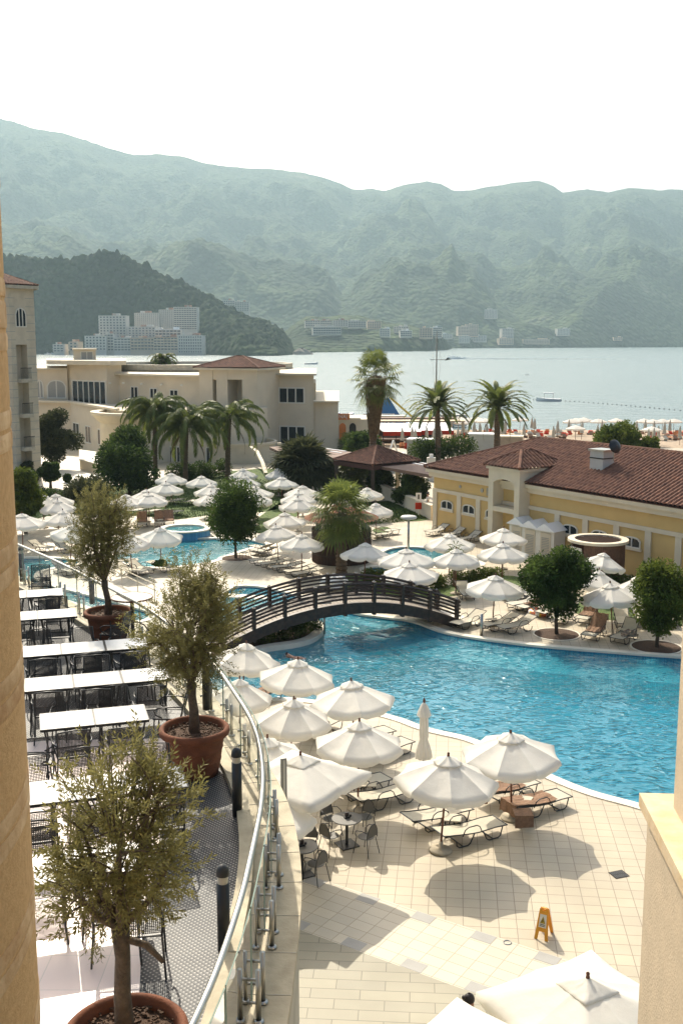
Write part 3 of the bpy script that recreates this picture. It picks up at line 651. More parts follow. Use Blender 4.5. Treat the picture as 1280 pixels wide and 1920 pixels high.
# small lantern on the roof
Ln=[G(139,138),G(181,138),G(181,142),G(139,142)]; lz=zpx(676,138)
lo=MB().poly(Ln,lz-1,zpx(656,138)).build('roof_lantern','stucco_cream',hw); MB().poly([G(137,137.6),G(183,137.6),G(183,142.5),G(137,142.5)],zpx(656,138),zpx(653,138)).build('lantern_roof','trim',lo)
window(lo,Ln[0],Ln[1],(153-139)/42*2.9,(175-139)/42*2.9,zpx(674,138),zpx(659,138),2,name='lantern_window',glass='frame_grey',fw=.1)
# far left low wing
Lf=[G(40,137),G(126,135.5),G(126,150),G(40,150)]
MB().poly(Lf,0,zpx(693,136)).build('link_wall','stucco_cream',hw); MB().poly([G(40,136.4),G(127,134.9),G(127,150),G(40,150)],zpx(693,136),zpx(690,136)).build('link_cap','trim',hw)
LL=(Lf[1]-Lf[0]).length
for x0,x1 in ((68,80),(88,122)): window(hw,Lf[0],Lf[1],(x0-40)/86*LL,(x1-40)/86*LL,zpx(746,136),zpx(713,136),2,name='arched_window',glass='frame_grey',fw=.16,arch=True)
# lower storey in front: wall and curved terrace
Lo=[G(66,134.5),G(129,132.5),G(215,118),G(380,117),G(380,126),G(66,137)]
mb=MB(); mb.poly(Lo,0,zpx(757,131)-.0); mb.build('lower_wall','stucco_cream',hw)
MB().poly([G(64,134.0),G(129,131.8),G(214,117.2),G(222,119),G(132,134.4),G(64,136)],zpx(757,131),zpx(757,131)+.25).build('lower_coping','trim',hw)
la,lb=Lo[1],Lo[2]
for x0,x1,y0,y1 in ((135,146,792,815),(158,168,798,829),(181,190,804,833)):
    uA,uB=ul2(x0,la,lb),ul2(x1,la,lb); Yw=(la+org).y-(uA/(lb-la).length)*14.5; window(hw,la,lb,uA,uB,zpx(y1,Yw),zpx(y0,Yw),2,name='window',fw=.12)
cc=G(262,119); cz=zpx(778,112); rc=G(355,119).x-cc.x
mb=MB(); mb.lathe([(rc-1,0),(rc-1,cz-1.2),(rc-.6,cz-.9),(rc-.1,cz-.3),(rc,cz-.3),(rc,cz),(rc-.9,cz),(rc-.9,cz-.5),(.01,cz-.5)],64,cc); mb.build('round_terrace','trim',hw)
mb=MB(); c2=G(262,119); mb.box(c2+Vector((0,0,cz-.2)),(1.2,1.2,1.4)); mb.build('terrace_plinth','trim',hw)
# drum roof behind
cc=G(370,150); mb=MB(); mb.lathe([(13,5),(13,zpx(690,140)-.2),(13.3,zpx(690,140)-.2),(13.3,zpx(686,140)+.2),(12.6,zpx(686,140)+.2),(12.4,zpx(686,140)-.2),(.01,zpx(686,140)-.2)],64,cc); mb.build('roof_drum','concrete',hw)
# ground-floor front beneath the palms
Lg=[G(300,116.5),G(428,115),G(500,121),G(500,130),G(300,130)]
MB().poly(Lg,0,zpx(770,116)).build('front_wall','stucco_cream',hw)
for x0,x1 in ((306,318),(322,334),(384,398),(402,412)): 
    dLg=(Lg[1]-Lg[0]); uA=(x0-300)/128*dLg.length;uB=(x1-300)/128*dLg.length; window(hw,Lg[0],Lg[1],uA,uB,zpx(872,116),zpx(838,116),2,name='window',fw=.12)
cc=G(448,118); mb=MB(); mb.lathe([(3.9,0),(3.9,1.9),(4.1,1.9),(4.1,2.15),(3.8,2.15),(3.8,.2),(.01,.2)],40,cc); mb.build('round_porch_wall','trim',hw)
mb=MB(); pts=[G(468,113)+Vector((0,0,1.9)),G(480,110)+Vector((0,0,1.7)),G(490,106)+Vector((0,0,1.0)),G(496,103)+Vector((0,0,.3))]
for a,b in zip(pts,pts[1:]): mb.bar(a-Vector((0,0,.0)),b,.35,.2); 
mb.build('stair_wall','trim',hw)
for px,py,Y in ((206,718,131),(231,718,130),(265,720,129),(302,721,127.5),(340,722,125.2)):
    p=W(px,py,Y-.3)-org; MB().box(p,(.25,.3,.2)).build('wall_lamp','frame_white',hw)
# ------------------------------------------------ tower block at far left
tb0=empty('stone_tower',(-30,98,0),0,'pale stone clad tower block with small balconies at the left edge','building')
T0=Vector((-30,98,0)); ang=R(25); 
TL=[(2.4,.6),(0,0),(-9,1.5),(-9,9),(2.6,9)]
def tz_(py): return zpx(py,98)
mb=MB(); q=[Vector((-9,3.0,0)),Vector((0,0,0)),Vector((1.65,2.2,0)),Vector((-1.6,9,0)),Vector((-9,9,0))]
H=tz_(540)
rec0,rec1=.55,1.75  # recess on the right face
dR=(q[2]-q[1]).normalized(); LR=(q[2]-q[1]).length; nR=Vector((-dR.y,dR.x,0))
mb.poly([q[0],q[1],q[1]+dR*rec0,q[1]+dR*rec0+nR*.9,q[1]+dR*rec1+nR*.9,q[1]+dR*rec1,q[2],q[3],q[4]],0,tz_(646))
mb.poly(q,tz_(646),H); tile_mat('stone_clad',(.42,.38,.31),(.39,.35,.29),(.20,.18,.15),1.2,.75,.03,var=.1)
# courses as thin grooves built with clad material using height: simple horizontal joints
mat('tower_stone',(.60,.53,.40),.8,.15,1.5,.2,20); wl=mb.build('wall','tower_stone',tb0)
j=MB()
for k in range(26):
    z=.75*k+.4
    if z<H-.1:
        for a,b in ((q[0],q[1]),(q[1],q[1]+dR*rec0),(q[1]+dR*rec1,q[2])): 
            nn=Vector(((b-a).y,-(b-a).x,0)).normalized(); j.bar(a+nn*.004+Vector((0,0,z)),b+nn*.004+Vector((0,0,z)),.012,.05)
j.build('joint_lines','frame_grey',wl)
window(tb0,q[1],q[2],.65,1.75,tz_(612),tz_(577),3,arch=True,name='arched_window',glass='dark_glass',fw=.1)
for py in (714,780,843):
    z=tz_(py); b=MB(); b.box(q[1]+dR*(rec0+rec1)/2+Vector((0,0,z))-nR*.15,(1.15,.9,.35),math.atan2(dR.y,dR.x)); bo=b.build('balcony','concrete',tb0)
    b=MB(); 
    for k in range(9): p=q[1]+dR*(rec0+.02+k*.135)-nR*.55+Vector((0,0,z+.15)); b.bar(p,p+Vector((0,0,1.0)),.03,.03)
    b.bar(q[1]+dR*rec0-nR*.55+Vector((0,0,z+1.15)),q[1]+dR*rec1-nR*.55+Vector((0,0,z+1.15)),.06,.06); b.build('railing','black_metal',bo)
    b=MB(); b.box(Vector((-2.2,.35,z)),(1.7,1.3,.35)); bo=b.build('balcony','concrete',tb0); b=MB()
    for k in range(9): p=Vector((-3.0+k*.2,-.3,z+.15)); b.bar(p,p+Vector((0,0,1.0)),.03,.03)
    b.bar((-3.1,-.3,z+1.15),(-1.3,-.3,z+1.15),.06,.06); b.build('railing','black_metal',bo)
q2=[Vector((-9.3,2.6,0)),Vector((.1,-.6,0)),Vector((2.2,2.0,0)),Vector((-1.1,9.5,0)),Vector((-9.3,9.5,0))]
MB().poly(q2,H,H+.3).build('eave','concrete',tb0)
mb=MB(); ap=Vector((-3.5,6,H+2.0)); 
for a,b in zip(q2,q2[1:]+q2[:1]):
    a3=a+Vector((0,0,H+.3));b3=b+Vector((0,0,H+.3)); L=(b3-a3).length; foot=a3+(b3-a3)*max(0.02,min(.98,((ap-a3).dot(b3-a3)/L/L))); 
    up=(ap-foot); ua_=(foot-a3).length; roof_face(mb,a3,b3,up.normalized(),up.length,ua_,ua_)
mb.build('roof','roof_tile',tb0)
# ------------------------------------------------ pergola, pavilion, beach side
def slab_quad(name,pxs,z,th,m,parent=None):
    pts=[P(x,y,z) for x,y in pxs]; o=MB().poly(pts,z-th,z).build(name,m,parent); return o
pg=empty('pergola',(0,0,0),0,'long low brown roofed pergola between hotel wing and yellow building','pergola'); 
pc_=P(600,850,2.6); pg.location=(0,0,0)
slab_quad('roof',[(505,838),(560,834),(700,853),(700,868),(520,845)],3.0,.25,'brown_roofing',pg)
slab_quad('roof',[(712,868),(745,858),(845,877),(806,890),(712,874)],3.0,.25,'brown_roofing',pg)
for x0,y0,x1,y1 in ((600,843,640,849),(605,840,648,846),(744,862,812,876),(750,860,818,873)):
    a=P(x0,y0,3.03);b=P(x1,y1,3.03); MB().bar(a,b,.22,.05).build('light_strip','white_plastic',pg)
for px,py in ((524,880),(560,875),(715,920),(745,925),(790,928),(640,905)):
    p=P(px,py); MB().box((p.x,p.y,1.37),(.4,.4,2.74)).build('post','trim',pg)
pv=empty('garden_pavilion',P(705,900),0,'dark square pavilion with brown tiled pyramid roof behind the tall palm','pavilion')
A=P(705,900); pa=[P(628,872,3.1),P(714,887-5,3.1),P(779,861,3.1),P(700,845,3.1)]; pa=[p-A for p in pa]
pa=[Vector((p.x,p.y,0)) for p in pa]; c0=sum(pa,Vector())/4
q=[c0+Vector(v) for v in ((-2.6,-2.6,0),(2.6,-2.6,0),(2.6,2.6,0),(-2.6,2.6,0))]; rot=Matrix.Rotation(R(38),3,'Z'); q=[c0+rot@(p-c0) for p in q]
hip_roof(pv,q,3.1,4.3,2.6); MB().poly(q,2.75,3.1).build('eave','roof_edge',pv)
for p in q: pp=c0+(p-c0)*.93; MB().box((pp.x,pp.y,1.37),(.3,.3,2.75)).build('post','wood_dark',pv)
cw=MB(); p0=P(722,905)-A; 
cw.tube([(p0.x,p0.y,2.7),(p0.x+.1,p0.y,1.9),(p0.x-.1,p0.y,1.0),(p0.x-.3,p0.y,.5)],[.35,.3,.12,.16],10); cw.build('curtain','cloth',pv)
wl=empty('low_terrace_wall',P(712,940),0,'low cream wall beside the lawn below the pergola','wall'); A=P(712,940)
a=P(700,925)-A;b=P(812,975)-A; MB().bar((a.x,a.y,.5),(b.x,b.y,.5),.35,1.0).build('wall','stucco_cream',wl); MB().bar((a.x,a.y,1.05),(b.x,b.y,1.05),.5,.1).build('coping','trim',wl)
wl=empty('side_terrace',P(160,875),0,'cream rectangular plinth beside the white path at left','plinth'); A=P(165,888)
wl.location=A; MB().poly([(P(*q)-A) for q in ((150,880),(185,890),(190,868),(150,862))],0,1.0).build('block','stucco_cream',wl); MB().poly([(P(*q)-A) for q in ((149,881),(186,891),(191,867),(149,861))],1.0,1.1).build('top','coping',wl)
# kiosk with conical tiled roof
kc=P(640,1062,0); kc=Vector((kc.x,kc.y+1.75,0)); ks=empty('pool_kiosk',kc,0,'round cream kiosk with conical brown tile roof behind the fan palm','kiosk')
kr=1.55; MB().lathe([(kr,0),(kr,2.65)],32).build('wall','stucco_cream',ks,True)
mb=MB(); N=34; vs=[];fs=[]
for j in range(9):
    t=j/8; r_=(kr+.62)*(1-t)+.05; 
    for i in range(N*2): vs.append(((r_)*math.cos(PI*i/N),r_*math.sin(PI*i/N),2.55+t*.95+(.09*(i%2)*(1-t*.7))))
for j in range(8):
    for i in range(2*N): fs.append((j*2*N+i,j*2*N+(i+1)%(2*N),(j+1)*2*N+(i+1)%(2*N),(j+1)*2*N+i))
mb.add(vs,fs); mat('kiosk_tile',(.42,.20,.11),.85,.5,3,.3,25,col2=(.22,.10,.06),spec=.2); mb.build('roof','kiosk_tile',ks)
for an in (-150,-120,-60,-30): MB().box((kr*math.cos(R(an)),kr*math.sin(R(an)),2.1),(.12,.5,.6),R(an)).build('window','dark_glass',ks)
# reed screen
rc_=P(640,1062,0); rc_=Vector((rc_.x,rc_.y+1.75,0)); mb=MB(); rng=random.Random(5)
for i in range(190):
    an=2*PI*i/190; r_=1.72+rng.uniform(-.03,.03); h=1.95+rng.uniform(-.06,.06); mb.tube([(r_*math.cos(an),r_*math.sin(an),0),(r_*math.cos(an),r_*math.sin(an),h)],.05,5)
rs=empty('reed_screen',rc_,0,'round dark reed screen around the base of the kiosk','screen'); mb.build('reeds','reed',rs)
for z in (.5,1.5): MB().lathe([(1.79,z),(1.79,z+.06)],40).build('band','wood_dark',rs)
# round wooden shower enclosure with pale ring top
sc_=P(1121,1011,2.4); se=empty('shower_enclosure',(sc_.x,sc_.y,0),0,'round dark wooden shower enclosure with pale ring top by the yellow wall','shower enclosure')
mb=MB(); 
for i in range(90):
    an=2*PI*i/90; 
    if 185<math.degrees(an)<225: continue
    mb.box((1.42*math.cos(an),1.42*math.sin(an),1.15),(.05,.095,2.3),an)
mb.build('slat_wall','wood_brown',se)
MB().lathe([(1.25,2.3),(1.62,2.3),(1.62,2.44),(1.25,2.44),(1.25,2.3)],48).build('ring_top','trim',se)
mb=MB()
for k in range(-6,7): y=.19*k; x=math.sqrt(max(0,1.25**2-y*y)); mb.bar((-x,y,2.36),(x,y,2.36),.03,.04)
mb.build('slat_roof','wood_brown',se); MB().box((-1.3,-.55,1.05),(.06,.9,2.0),R(25)).build('door','frame_white',se)
# changing cabins
cp=None
for i,(px,py,nm) in enumerate(((978,1036,'leftmost'),(1003,1043,'middle'),(1032,1050,'rightmost'))):
    b=P(px,py,0)
    if cp is None:
        cp=empty('changing_cabin',b,R(-48)); c=cp; w_=.62
        MB().box((0,0,.95),(1.2,1.1,1.9)).build('walls','frame_white',c)
        mb=MB(); mb.add([(-.72,-.75,1.85),(.72,-.75,1.85),(.72,.7,1.85),(-.72,.7,1.85),(0,-.75,2.3),(0,.7,2.3)],[(0,4,5,3),(1,2,5,4),(0,1,4),(2,3,5)]); mb.build('roof','white_plastic',c)
        dr=MB().box((-.0,-.57,.92),(.75,.04,1.6)).build('door','trim',c)
        lv=MB()
        for k in range(12): lv.box((0,-.6,.3+k*.1),(.55,.03,.04))
        lv.build('louvres','frame_grey',dr); c['used']=1
    else: c=copy_tree(cp); c.location=b
    tag(c,nm+' of three small white gabled changing cabins by the porch','changing cabin','white changing cabins')
# ================================================================ FOREGROUND STRUCTURE
# left column
cxy=(-2.36,3.23); rr=1.3
def zcol(py): u,f,up=ray(60,py); return CZ+up/f*3.61
col=empty('stone_column',(cxy[0],cxy[1],0),0,'big round ochre plaster column with pale banded mouldings at left edge','column')
bands=[zcol(y) for y in (690-330,620,765,1035,1250,1475,1680)]; bands=[zcol(620),zcol(762),zcol(1030),zcol(1245),zcol(1465),zcol(1672)]
step=(bands[2]-bands[-1])/3; bz=[]
z=bands[2]+step
while z<19: bz.append(z); z+=step
zs=sorted([b for b in bands[2:]]+[bands[2]-step*k for k in range(4,30) if bands[2]-step*k>6.8]+bz+[bands[0]-.0])
pr_=[(rr,6.7)]; tr_=[]
for b in zs: pr_+=[(rr,b-.085),(rr-.0,b-.083),(rr-.002,b-.07),(rr-.002,b+.07),(rr,b+.083)]
pr_.append((rr,20)); MB().lathe(pr_,160).build('shaft','column_stucco',col)
for b in zs:
    t_=MB(); 
    for s in (-1,1): c=b+s*.036; t_.lathe([(rr-.03,c-.030),(rr+.001,c-.028),(rr+.003,c-.015),(rr+.003,c+.015),(rr+.001,c+.028),(rr-.03,c+.030)],96)
    t_.build('moulding','column_trim',col)
# right pier and parapet
pp=empty('balcony_pier',(2.0,6.7,0),R(0),'beige plaster pier with stone capped parapet at right edge','pier')
def pq(px,py,z): p=P(px,py,z); return p-Vector((2.0,6.7,0))
zc_=10.03
a=pq(1198,1487,zc_); 
dirn=Vector((-.085,-1.3,0)).normalized(); perp=Vector((1.3,-.085,0)).normalized()
def qd(p,L,w_): p=Vector((p.x,p.y,0)); return [p,p+perp*w_,p+perp*w_+dirn*L,p+dirn*L]
MB().poly(qd(a,4.6,.9),zc_-.09,zc_).build('cap','cap_stone',pp)
MB().poly(qd(a+perp*.05+dirn*.05,4.5,.7),0,zc_-.09).build('parapet','wall_stone',pp)
b=pq(1262,1514,zc_); 
MB().poly(qd(b,4.3,3.5),zc_,22).build('pier','wall_stone',pp)
# ------------------------------------------------ raised terrace
TZ=6.7
rail_px=[(20,1015),(36,1022),(100,1050),(180,1090),(265,1135),(340,1190),(400,1245),(440,1300),(468,1345),(484,1390),(492,1450),(489,1510),(480,1560),(466,1625),(450,1690),(410,1810),(362,1920)]
rail=[P(x,y,TZ+1.05) for x,y in rail_px]
rail=[P(-60,985,TZ+1.05),P(-30,996,TZ+1.05)]+rail+[Vector((-1.35,6.5,0)),Vector((-1.7,5.3,0)),Vector((-2.3,4.0,0))]
rail=smooth_loop([(p.x,p.y,0) for p in rail],4,False)
rail=[p for p in rail]
def arcs(pts):
    s=[0]
    for a,b in zip(pts,pts[1:]): s.append(s[-1]+(b-a).length)
    return s
RS=arcs(rail)
def at(s_,off=0.):
    s_=max(0,min(RS[-1]-1e-4,s_)); i=max(0,int(np.searchsorted(RS,s_,side='right'))-1); i=min(i,len(rail)-2)
    t=(s_-RS[i])/(RS[i+1]-RS[i]); p=rail[i].lerp(rail[i+1],t); tg=(rail[min(i+2,len(rail)-1)]-rail[max(i-1,0)]).normalized()
    return p+Vector((-tg.y,tg.x,0))*off, tg   # +off: left of travel = outwards?
p_,t_=at(RS[-1]*.6); OUT=1 if (at(RS[-1]*.6,1)[0].x>p_.x) else -1
cur=lambda off,n=120: [at(RS[-1]*i/n,OUT*off)[0] for i in range(n+1)]
inner=cur(-.12); outer=cur(.42)
tb=empty('raised_terrace',(0,0,0),0,'raised restaurant terrace with dark patterned floor and curved cream outer wall','terrace')
far=[(-24,34),(-24,3),(-2.4,3.0)]
# dark patterned floor
m=bpy.data.materials.new('terrace_floor_dark'); m.use_nodes=True; n=m.node_tree.nodes; l=m.node_tree.links; b=n['Principled BSDF']
g=n.new('ShaderNodeNewGeometry'); mp=n.new('ShaderNodeMapping'); mp.inputs['Rotation'].default_value=(0,0,R(45)); mp.inputs['Scale'].default_value=(22,22,1); l.new(g.outputs['Position'],mp.inputs[0])
ck=n.new('ShaderNodeTexVoronoi'); ck.inputs['Randomness'].default_value=0; ck.inputs['Scale'].default_value=1; l.new(mp.outputs[0],ck.inputs['Vector'])
cr=n.new('ShaderNodeValToRGB'); cr.color_ramp.elements[0].position=.30; cr.color_ramp.elements[1].position=.42; cr.color_ramp.elements[0].color=(.40,.38,.34,1); cr.color_ramp.elements[1].color=(.028,.032,.036,1)
l.new(ck.outputs['Distance'],cr.inputs[0]); l.new(cr.outputs[0],b.inputs['Base Color'])
nz=n.new('ShaderNodeTexNoise'); nz.inputs['Scale'].default_value=1.6; nz.inputs['Detail'].default_value=6; l.new(g.outputs['Position'],nz.inputs['Vector'])
mr=n.new('ShaderNodeMapRange'); mr.inputs['To Min'].default_value=.42; mr.inputs['To Max'].default_value=.6; l.new(nz.outputs['Fac'],mr.inputs[0]); l.new(mr.outputs[0],b.inputs['Roughness'])
bp=n.new('ShaderNodeBump'); bp.inputs['Distance'].default_value=.006; bp.inputs['Strength'].default_value=.7; bp.invert=True; l.new(ck.outputs['Distance'],bp.inputs['Height']); l.new(bp.outputs[0],b.inputs['Normal']); b.inputs['Specular IOR Level'].default_value=.3
MATS['terrace_floor_dark']=m
loopf=inner+[Vector((x,y,0)) for x,y in ((-2.4,3.0),(-24,3),(-24,34))]
struct(MB().poly(loopf,TZ).build('terrace_floor','terrace_floor_dark'))
tile_mat('pink_tile',(.88,.74,.68),(.86,.72,.66),(.7,.62,.56),.6,.6,.006,var=.05,rough=.32)
pk=[P(x,y,TZ) for x,y in ((60,1470),(316,1440),(312,1500),(294,1600),(278,1700),(266,1765),(262,1850),(258,1920))]
pk=[Vector((-11,15.4,0)),Vector((-6.5,15.6,0)),P(80,1390,TZ)]+[P(318,1385,TZ)]+pk[1:]+[Vector((-1.9,6.5,0)),Vector((-2.6,4.0,0)),Vector((-12,4,0))]
struct(MB().poly(pk,TZ+.006).build('pale_floor','pink_tile'))
body=outer+[Vector((x,y,0)) for x,y in ((-2.4,3.0),(-24,3),(-24,34))]
tw=MB().poly(body,0,TZ-.14).build('wall','concrete',tb)
mb=MB(); strip(mb,cur(-.12),outer,TZ-.08,TZ-.08,False); strip(mb,cur(-.12),cur(-.12),TZ,TZ-.2,False); strip(mb,cur(.42),cur(.46),TZ-.08,TZ-.08,False); strip(mb,cur(.46),cur(.46),TZ-.08,TZ-.18,False)
mat('ledge_stone',(.50,.43,.29),.7,.3,3,.25,25,col2=(.33,.28,.18)); mb.build('ledge','ledge_stone',tb)
mb=MB(); strip(mb,cur(-.12),cur(-.30),TZ+.10,TZ+.10,False); strip(mb,cur(-.30),cur(-.30),TZ,TZ+.10,False); strip(mb,cur(-.12),cur(-.12),TZ-.08,TZ+.10,False); mb.build('kerb','ledge_stone',tb)
for k in range(40):
    s_=RS[-1]*k/40; a,_=at(s_,OUT*-.1); b,_=at(s_,OUT*.455); MB().bar((a.x,a.y,TZ-.078),(b.x,b.y,TZ-.078),.012,.006).build('joint','concrete',tb)
# glass balustrade
gb=empty('glass_balustrade',(0,0,0),0,'curved glass balustrade with steel handrail along the terrace edge','balustrade')
MB().tube([Vector((p.x,p.y,TZ+1.05)) for p in cur(0,160)],.032,10).build('handrail','steel',gb,True)
PW=1.25; npan=int(RS[-1]/PW)
pan0=None
for k in range(npan):
    s0=k*PW+.02; s1=s0+PW-.04
    mb=MB(); A,B=[],[]
    for j in range(4):
        q,_=at(s0+(s1-s0)*j/3,OUT*.10); q2,_=at(s0+(s1-s0)*j/3,OUT*.112); A.append(q);B.append(q2)
    vs=[(p.x,p.y,z) for p in A for z in (TZ-.02,TZ+.98)]; mb.add(vs,[(2*i,2*i+2,2*i+3,2*i+1) for i in range(3)])
    pn=mb.build('glass_panel','glass',gb)
    ed=MB(); ed.tube([(p.x,p.y,TZ+.985) for p in A],.008,5); 
    for i in (0,3): ed.tube([(A[i].x,A[i].y,TZ-.02),(A[i].x,A[i].y,TZ+.98)],.006,4)
    ed.build('glass_edge','glass_edge' if 'glass_edge' in MATS else (mat('glass_edge',(.25,.34,.28),.2,.1,5) and 'glass_edge'),pn)
    for f_ in (.12,.88):
        q,tg=at(s0+PW*f_,OUT*.19); p2,_=at(s0+PW*f_,OUT*.10); mb=MB()
        mb.tube([(q.x,q.y,TZ-.08),(q.x,q.y,TZ+.46)],.026,8); mb.lathe([(.0,TZ-.078),(.055,TZ-.078),(.055,TZ-.06),(.03,TZ-.05)],12,(q.x,q.y,0)); po=mb.build('post','steel',gb,True)
        for z in (TZ+.12,TZ+.36): mb=MB(); mb.tube([(q.x,q.y,z),(p2.x,p2.y,z)],.014,6); e=p2+(p2-q)*.15; mb.tube([(p2.x,p2.y,z),(e.x,e.y,z)],.026,8); mb.build('clamp','steel',po,True)
    q,_=at(s0+PW*.5,0); q2,_=at(s0+PW*.5,OUT*.11); MB().tube([(q.x,q.y,TZ+1.03),(q.x,q.y,TZ+.93),(q2.x,q2.y,TZ+.93)],.009,5).build('bracket','steel',gb)
# bollard lamps
bl=empty('bollard_lamp',(0,0,0))
MB().lathe([(.062,0),(.062,.70)],20,cap=True).build('body','black_metal',bl,True)
MB().lathe([(.05,.70),(.05,.78)],20).build('lens','glass_lamp' if 'glass_lamp' in MATS else (mat('glass_lamp',(.55,.5,.38),.2,.1,5) and 'glass_lamp'),bl,True)
MB().lathe([(.066,.78),(.066,.81),(.058,.85),(.035,.88),(0.001,.89)],20).build('cap','black_metal',bl,True)
for px,py,lb in ((420,1782,'black bollard lamp nearest the camera, beside the near olive tree'),(445,1530,'tall black bollard lamp beside the middle terracotta pot'),(387,1330,'black bollard lamp behind the middle olive tree trunk'),(173,1132,'black bollard lamp beside the farthest terracotta pot'),(42,1090,'black bollard lamp half hidden by the ochre column')):
    place(bl,P(px,py,TZ),random.uniform(0,3),lb,'black bollard lamps along the balustrade','bollard lamp',sc=1.08)
# wall slit light on the outside of the terrace
p=P(532,1475,5.6); lp_=empty('wall_panel',(p.x,p.y,5.3),R(20),'slim vertical metal panel standing beyond the terrace ledge','panel')
MB().box((0,0,.35),(.10,.04,.9)).build('panel','frame_grey',lp_); MB().box((.0,-.024,.35),(.03,.01,.84)).build('strip','frame_white',lp_); MB().box((0,.1,.0),(.04,.2,.05)).build('bracket','steel',lp_)
MB().tube([(0,.0,-.1),(0,.0,-5.3)],.03,8).build('stem','steel',lp_)
# ------------------------------------------------ arched footbridge
BL=P(410,1225); BR=P(862,1172); bd_=(BR-BL); bL=bd_.length; bd_.normalize(); bn=Vector((-bd_.y,bd_.x,0)); 
if bn.y<0: bn=-bn
BW=2.0; rise=1.35
br=empty('footbridge',BL,math.atan2(bd_.y,bd_.x),'dark brown arched timber footbridge with slatted rails over the pool','bridge')
def arc(t): return .25+rise*(1-(2*t-1)**2)
NB=40
for v in (0,BW):
    mb=MB()
    for i in range(NB):
        t0,t1=i/NB,(i+1)/NB; 
        a0=Vector((t0*bL,v,arc(t0)));a1=Vector((t1*bL,v,arc(t1)))
        th0=.5;vs=[]
        for a in (a0,a1):
            for y in (-.09,.09):
                vs+= [a+Vector((0,y,0)),a+Vector((0,y,-th0))]
        mb.add(vs,[(0,2,3,1),(4,5,7,6),(0,4,6,2),(1,3,7,5),(0,1,5,4),(2,6,7,3)])
    mb.build('side_beam','wood_dark',br)
    for k in range(5):
        mb=MB(); zz=.18+.165*k; 
        mb.tube([(bL*i/NB,v,arc(i/NB)+zz) for i in range(NB+1)],.045 if k<4 else .06,4); mb.build('rail','wood_dark',br)
    for k in range(9):
        t=(k+.12)/8.25; t=min(t,.995); mb=MB(); x=t*bL; z=arc(t); mb.box((x,v-.0,z+.18),(.13,.22,1.5)); po=mb.build('post','wood_dark',br)
        MB().lathe([(.0,z+1.0),(.03,z+.97),(.05,z+.93)],8,(x,v,0)).build('post_cap','frame_grey',po)
pl_=MB()
for i in range(60):
    t=(i+.5)/60; sl=(arc(t+.01)-arc(t-.01))/(.02*bL); mm=Matrix.Rotation(-math.atan(sl),3,'Y'); pl_.box((t*bL,BW/2,arc(t)-.06),(bL/60*.93,BW-.2,.05),M_=mm)
mat('deck_plank',(.30,.25,.19),.7,.3,8); pl_.build('decking','deck_plank',br)
# stone steps at the right end of the bridge
st=empty('bridge_steps',BR,math.atan2(bd_.y,bd_.x),'low stone steps at the right end of the footbridge','steps')
for k in range(2): MB().box((.15+.45*k,BW/2,.18-.1*k-.07),(.5,BW+.8,.2-.1*k)).build('tread','coping',st)
# blue pictogram sign under the bridge
sp=P(608,1186,.2); sg=empty('pool_sign',(sp.x,sp.y,.12),0,'small blue and white pictogram sign on a steel post by the bridge','sign')
MB().tube([(0,0,0),(0,0,1.0)],.04,8).build('post','steel',sg,True)
MB().box((0,-.06,1.2),(.62,.03,.62)).build('board','frame_white',sg); MB().box((0,-.085,1.2),(.46,.01,.46)).build('panel','sign_blue',sg)
mb=MB(); mb.tube([(.1,-.095,1.33),(.1,-.098,1.33)],.045,10); mb.tube([(-.12,-.095,1.24),(0,-.095,1.28),(.08,-.095,1.22),(-.02,-.095,1.16)],.022,5)
mb.tube([(-.17+.034*i,-.095,1.08+.02*math.sin(i*1.6)) for i in range(11)],.014,4); mb.build('pictogram','white_plastic',sg)
# ================================================================ VEGETATION
def tree(name,label,cat,base,crown_c,rx,rz,trunk_r,leaf,n,size,group=None,clumps=34,seed=1,limbs=6,bark='bark',cr=.48,soil=None,flat=.9):
    """crown_c: world centre of the crown; rx, rz radii"""
    base=Vector(base); cc=Vector(crown_c)-base; rng=random.Random(seed)
    t=empty(name,base,0,label,cat,group); cl=[]
    for i in range(clumps):
        while True:
            v=Vector((rng.uniform(-1,1),rng.uniform(-1,1),rng.uniform(-1,1)))
            if .35<v.length<1: break
        v=v.normalized()*(.35+.45*rng.random()); c=cc+Vector((v.x*rx,v.y*rx,v.z*rz)); cl.append((c,rx*cr*rng.uniform(.6,1.15)))
    mb=MB(); top=cc+Vector((0,0,-rz*.35)); pts=[Vector((0,0,0)),Vector((rng.uniform(-.05,.05),0,top.z*.35)),Vector((top.x*.6,top.y*.6,top.z*.7)),top]
    mb.tube(pts,[trunk_r*1.25,trunk_r,trunk_r*.85,trunk_r*.6],8)
    tk=mb.build('trunk',bark,t,True)
    mb=MB()
    for i in range(limbs):
        a=pts[2].lerp(pts[3],rng.random()); c=cl[i%len(cl)][0]; m_=a.lerp(c,.5)+Vector((rng.uniform(-.1,.1)*rx,rng.uniform(-.1,.1)*rx,.1*rx)); mb.tube([a,m_,c],[trunk_r*.45,trunk_r*.3,trunk_r*.12],5)
    mb.build('branches',bark,tk,True)
    leafcloud(cl,n,size,seed=seed,flat=flat).build('crown',leaf,t)
    return t
def crown_at(base,px,py): # centre of crown at same Y as the base
    return W(px,py,base.y)
def ring_bed(px,py,w_,label):
    c=P(px,py); r_=abs(P(px+w_/2,py).x-P(px,py).x); o=MB().lathe([(0.01,.03),(r_*.5,.06),(r_,.02)],40).build('tree_bed','soil',loc=(c.x,c.y,0)); struct(o)
    MB_=MB().lathe([(r_,.0),(r_,.03),(r_+.08,.03),(r_+.08,.0)],40).build('tree_bed_edge','coping',loc=(c.x,c.y,0)); struct(MB_)
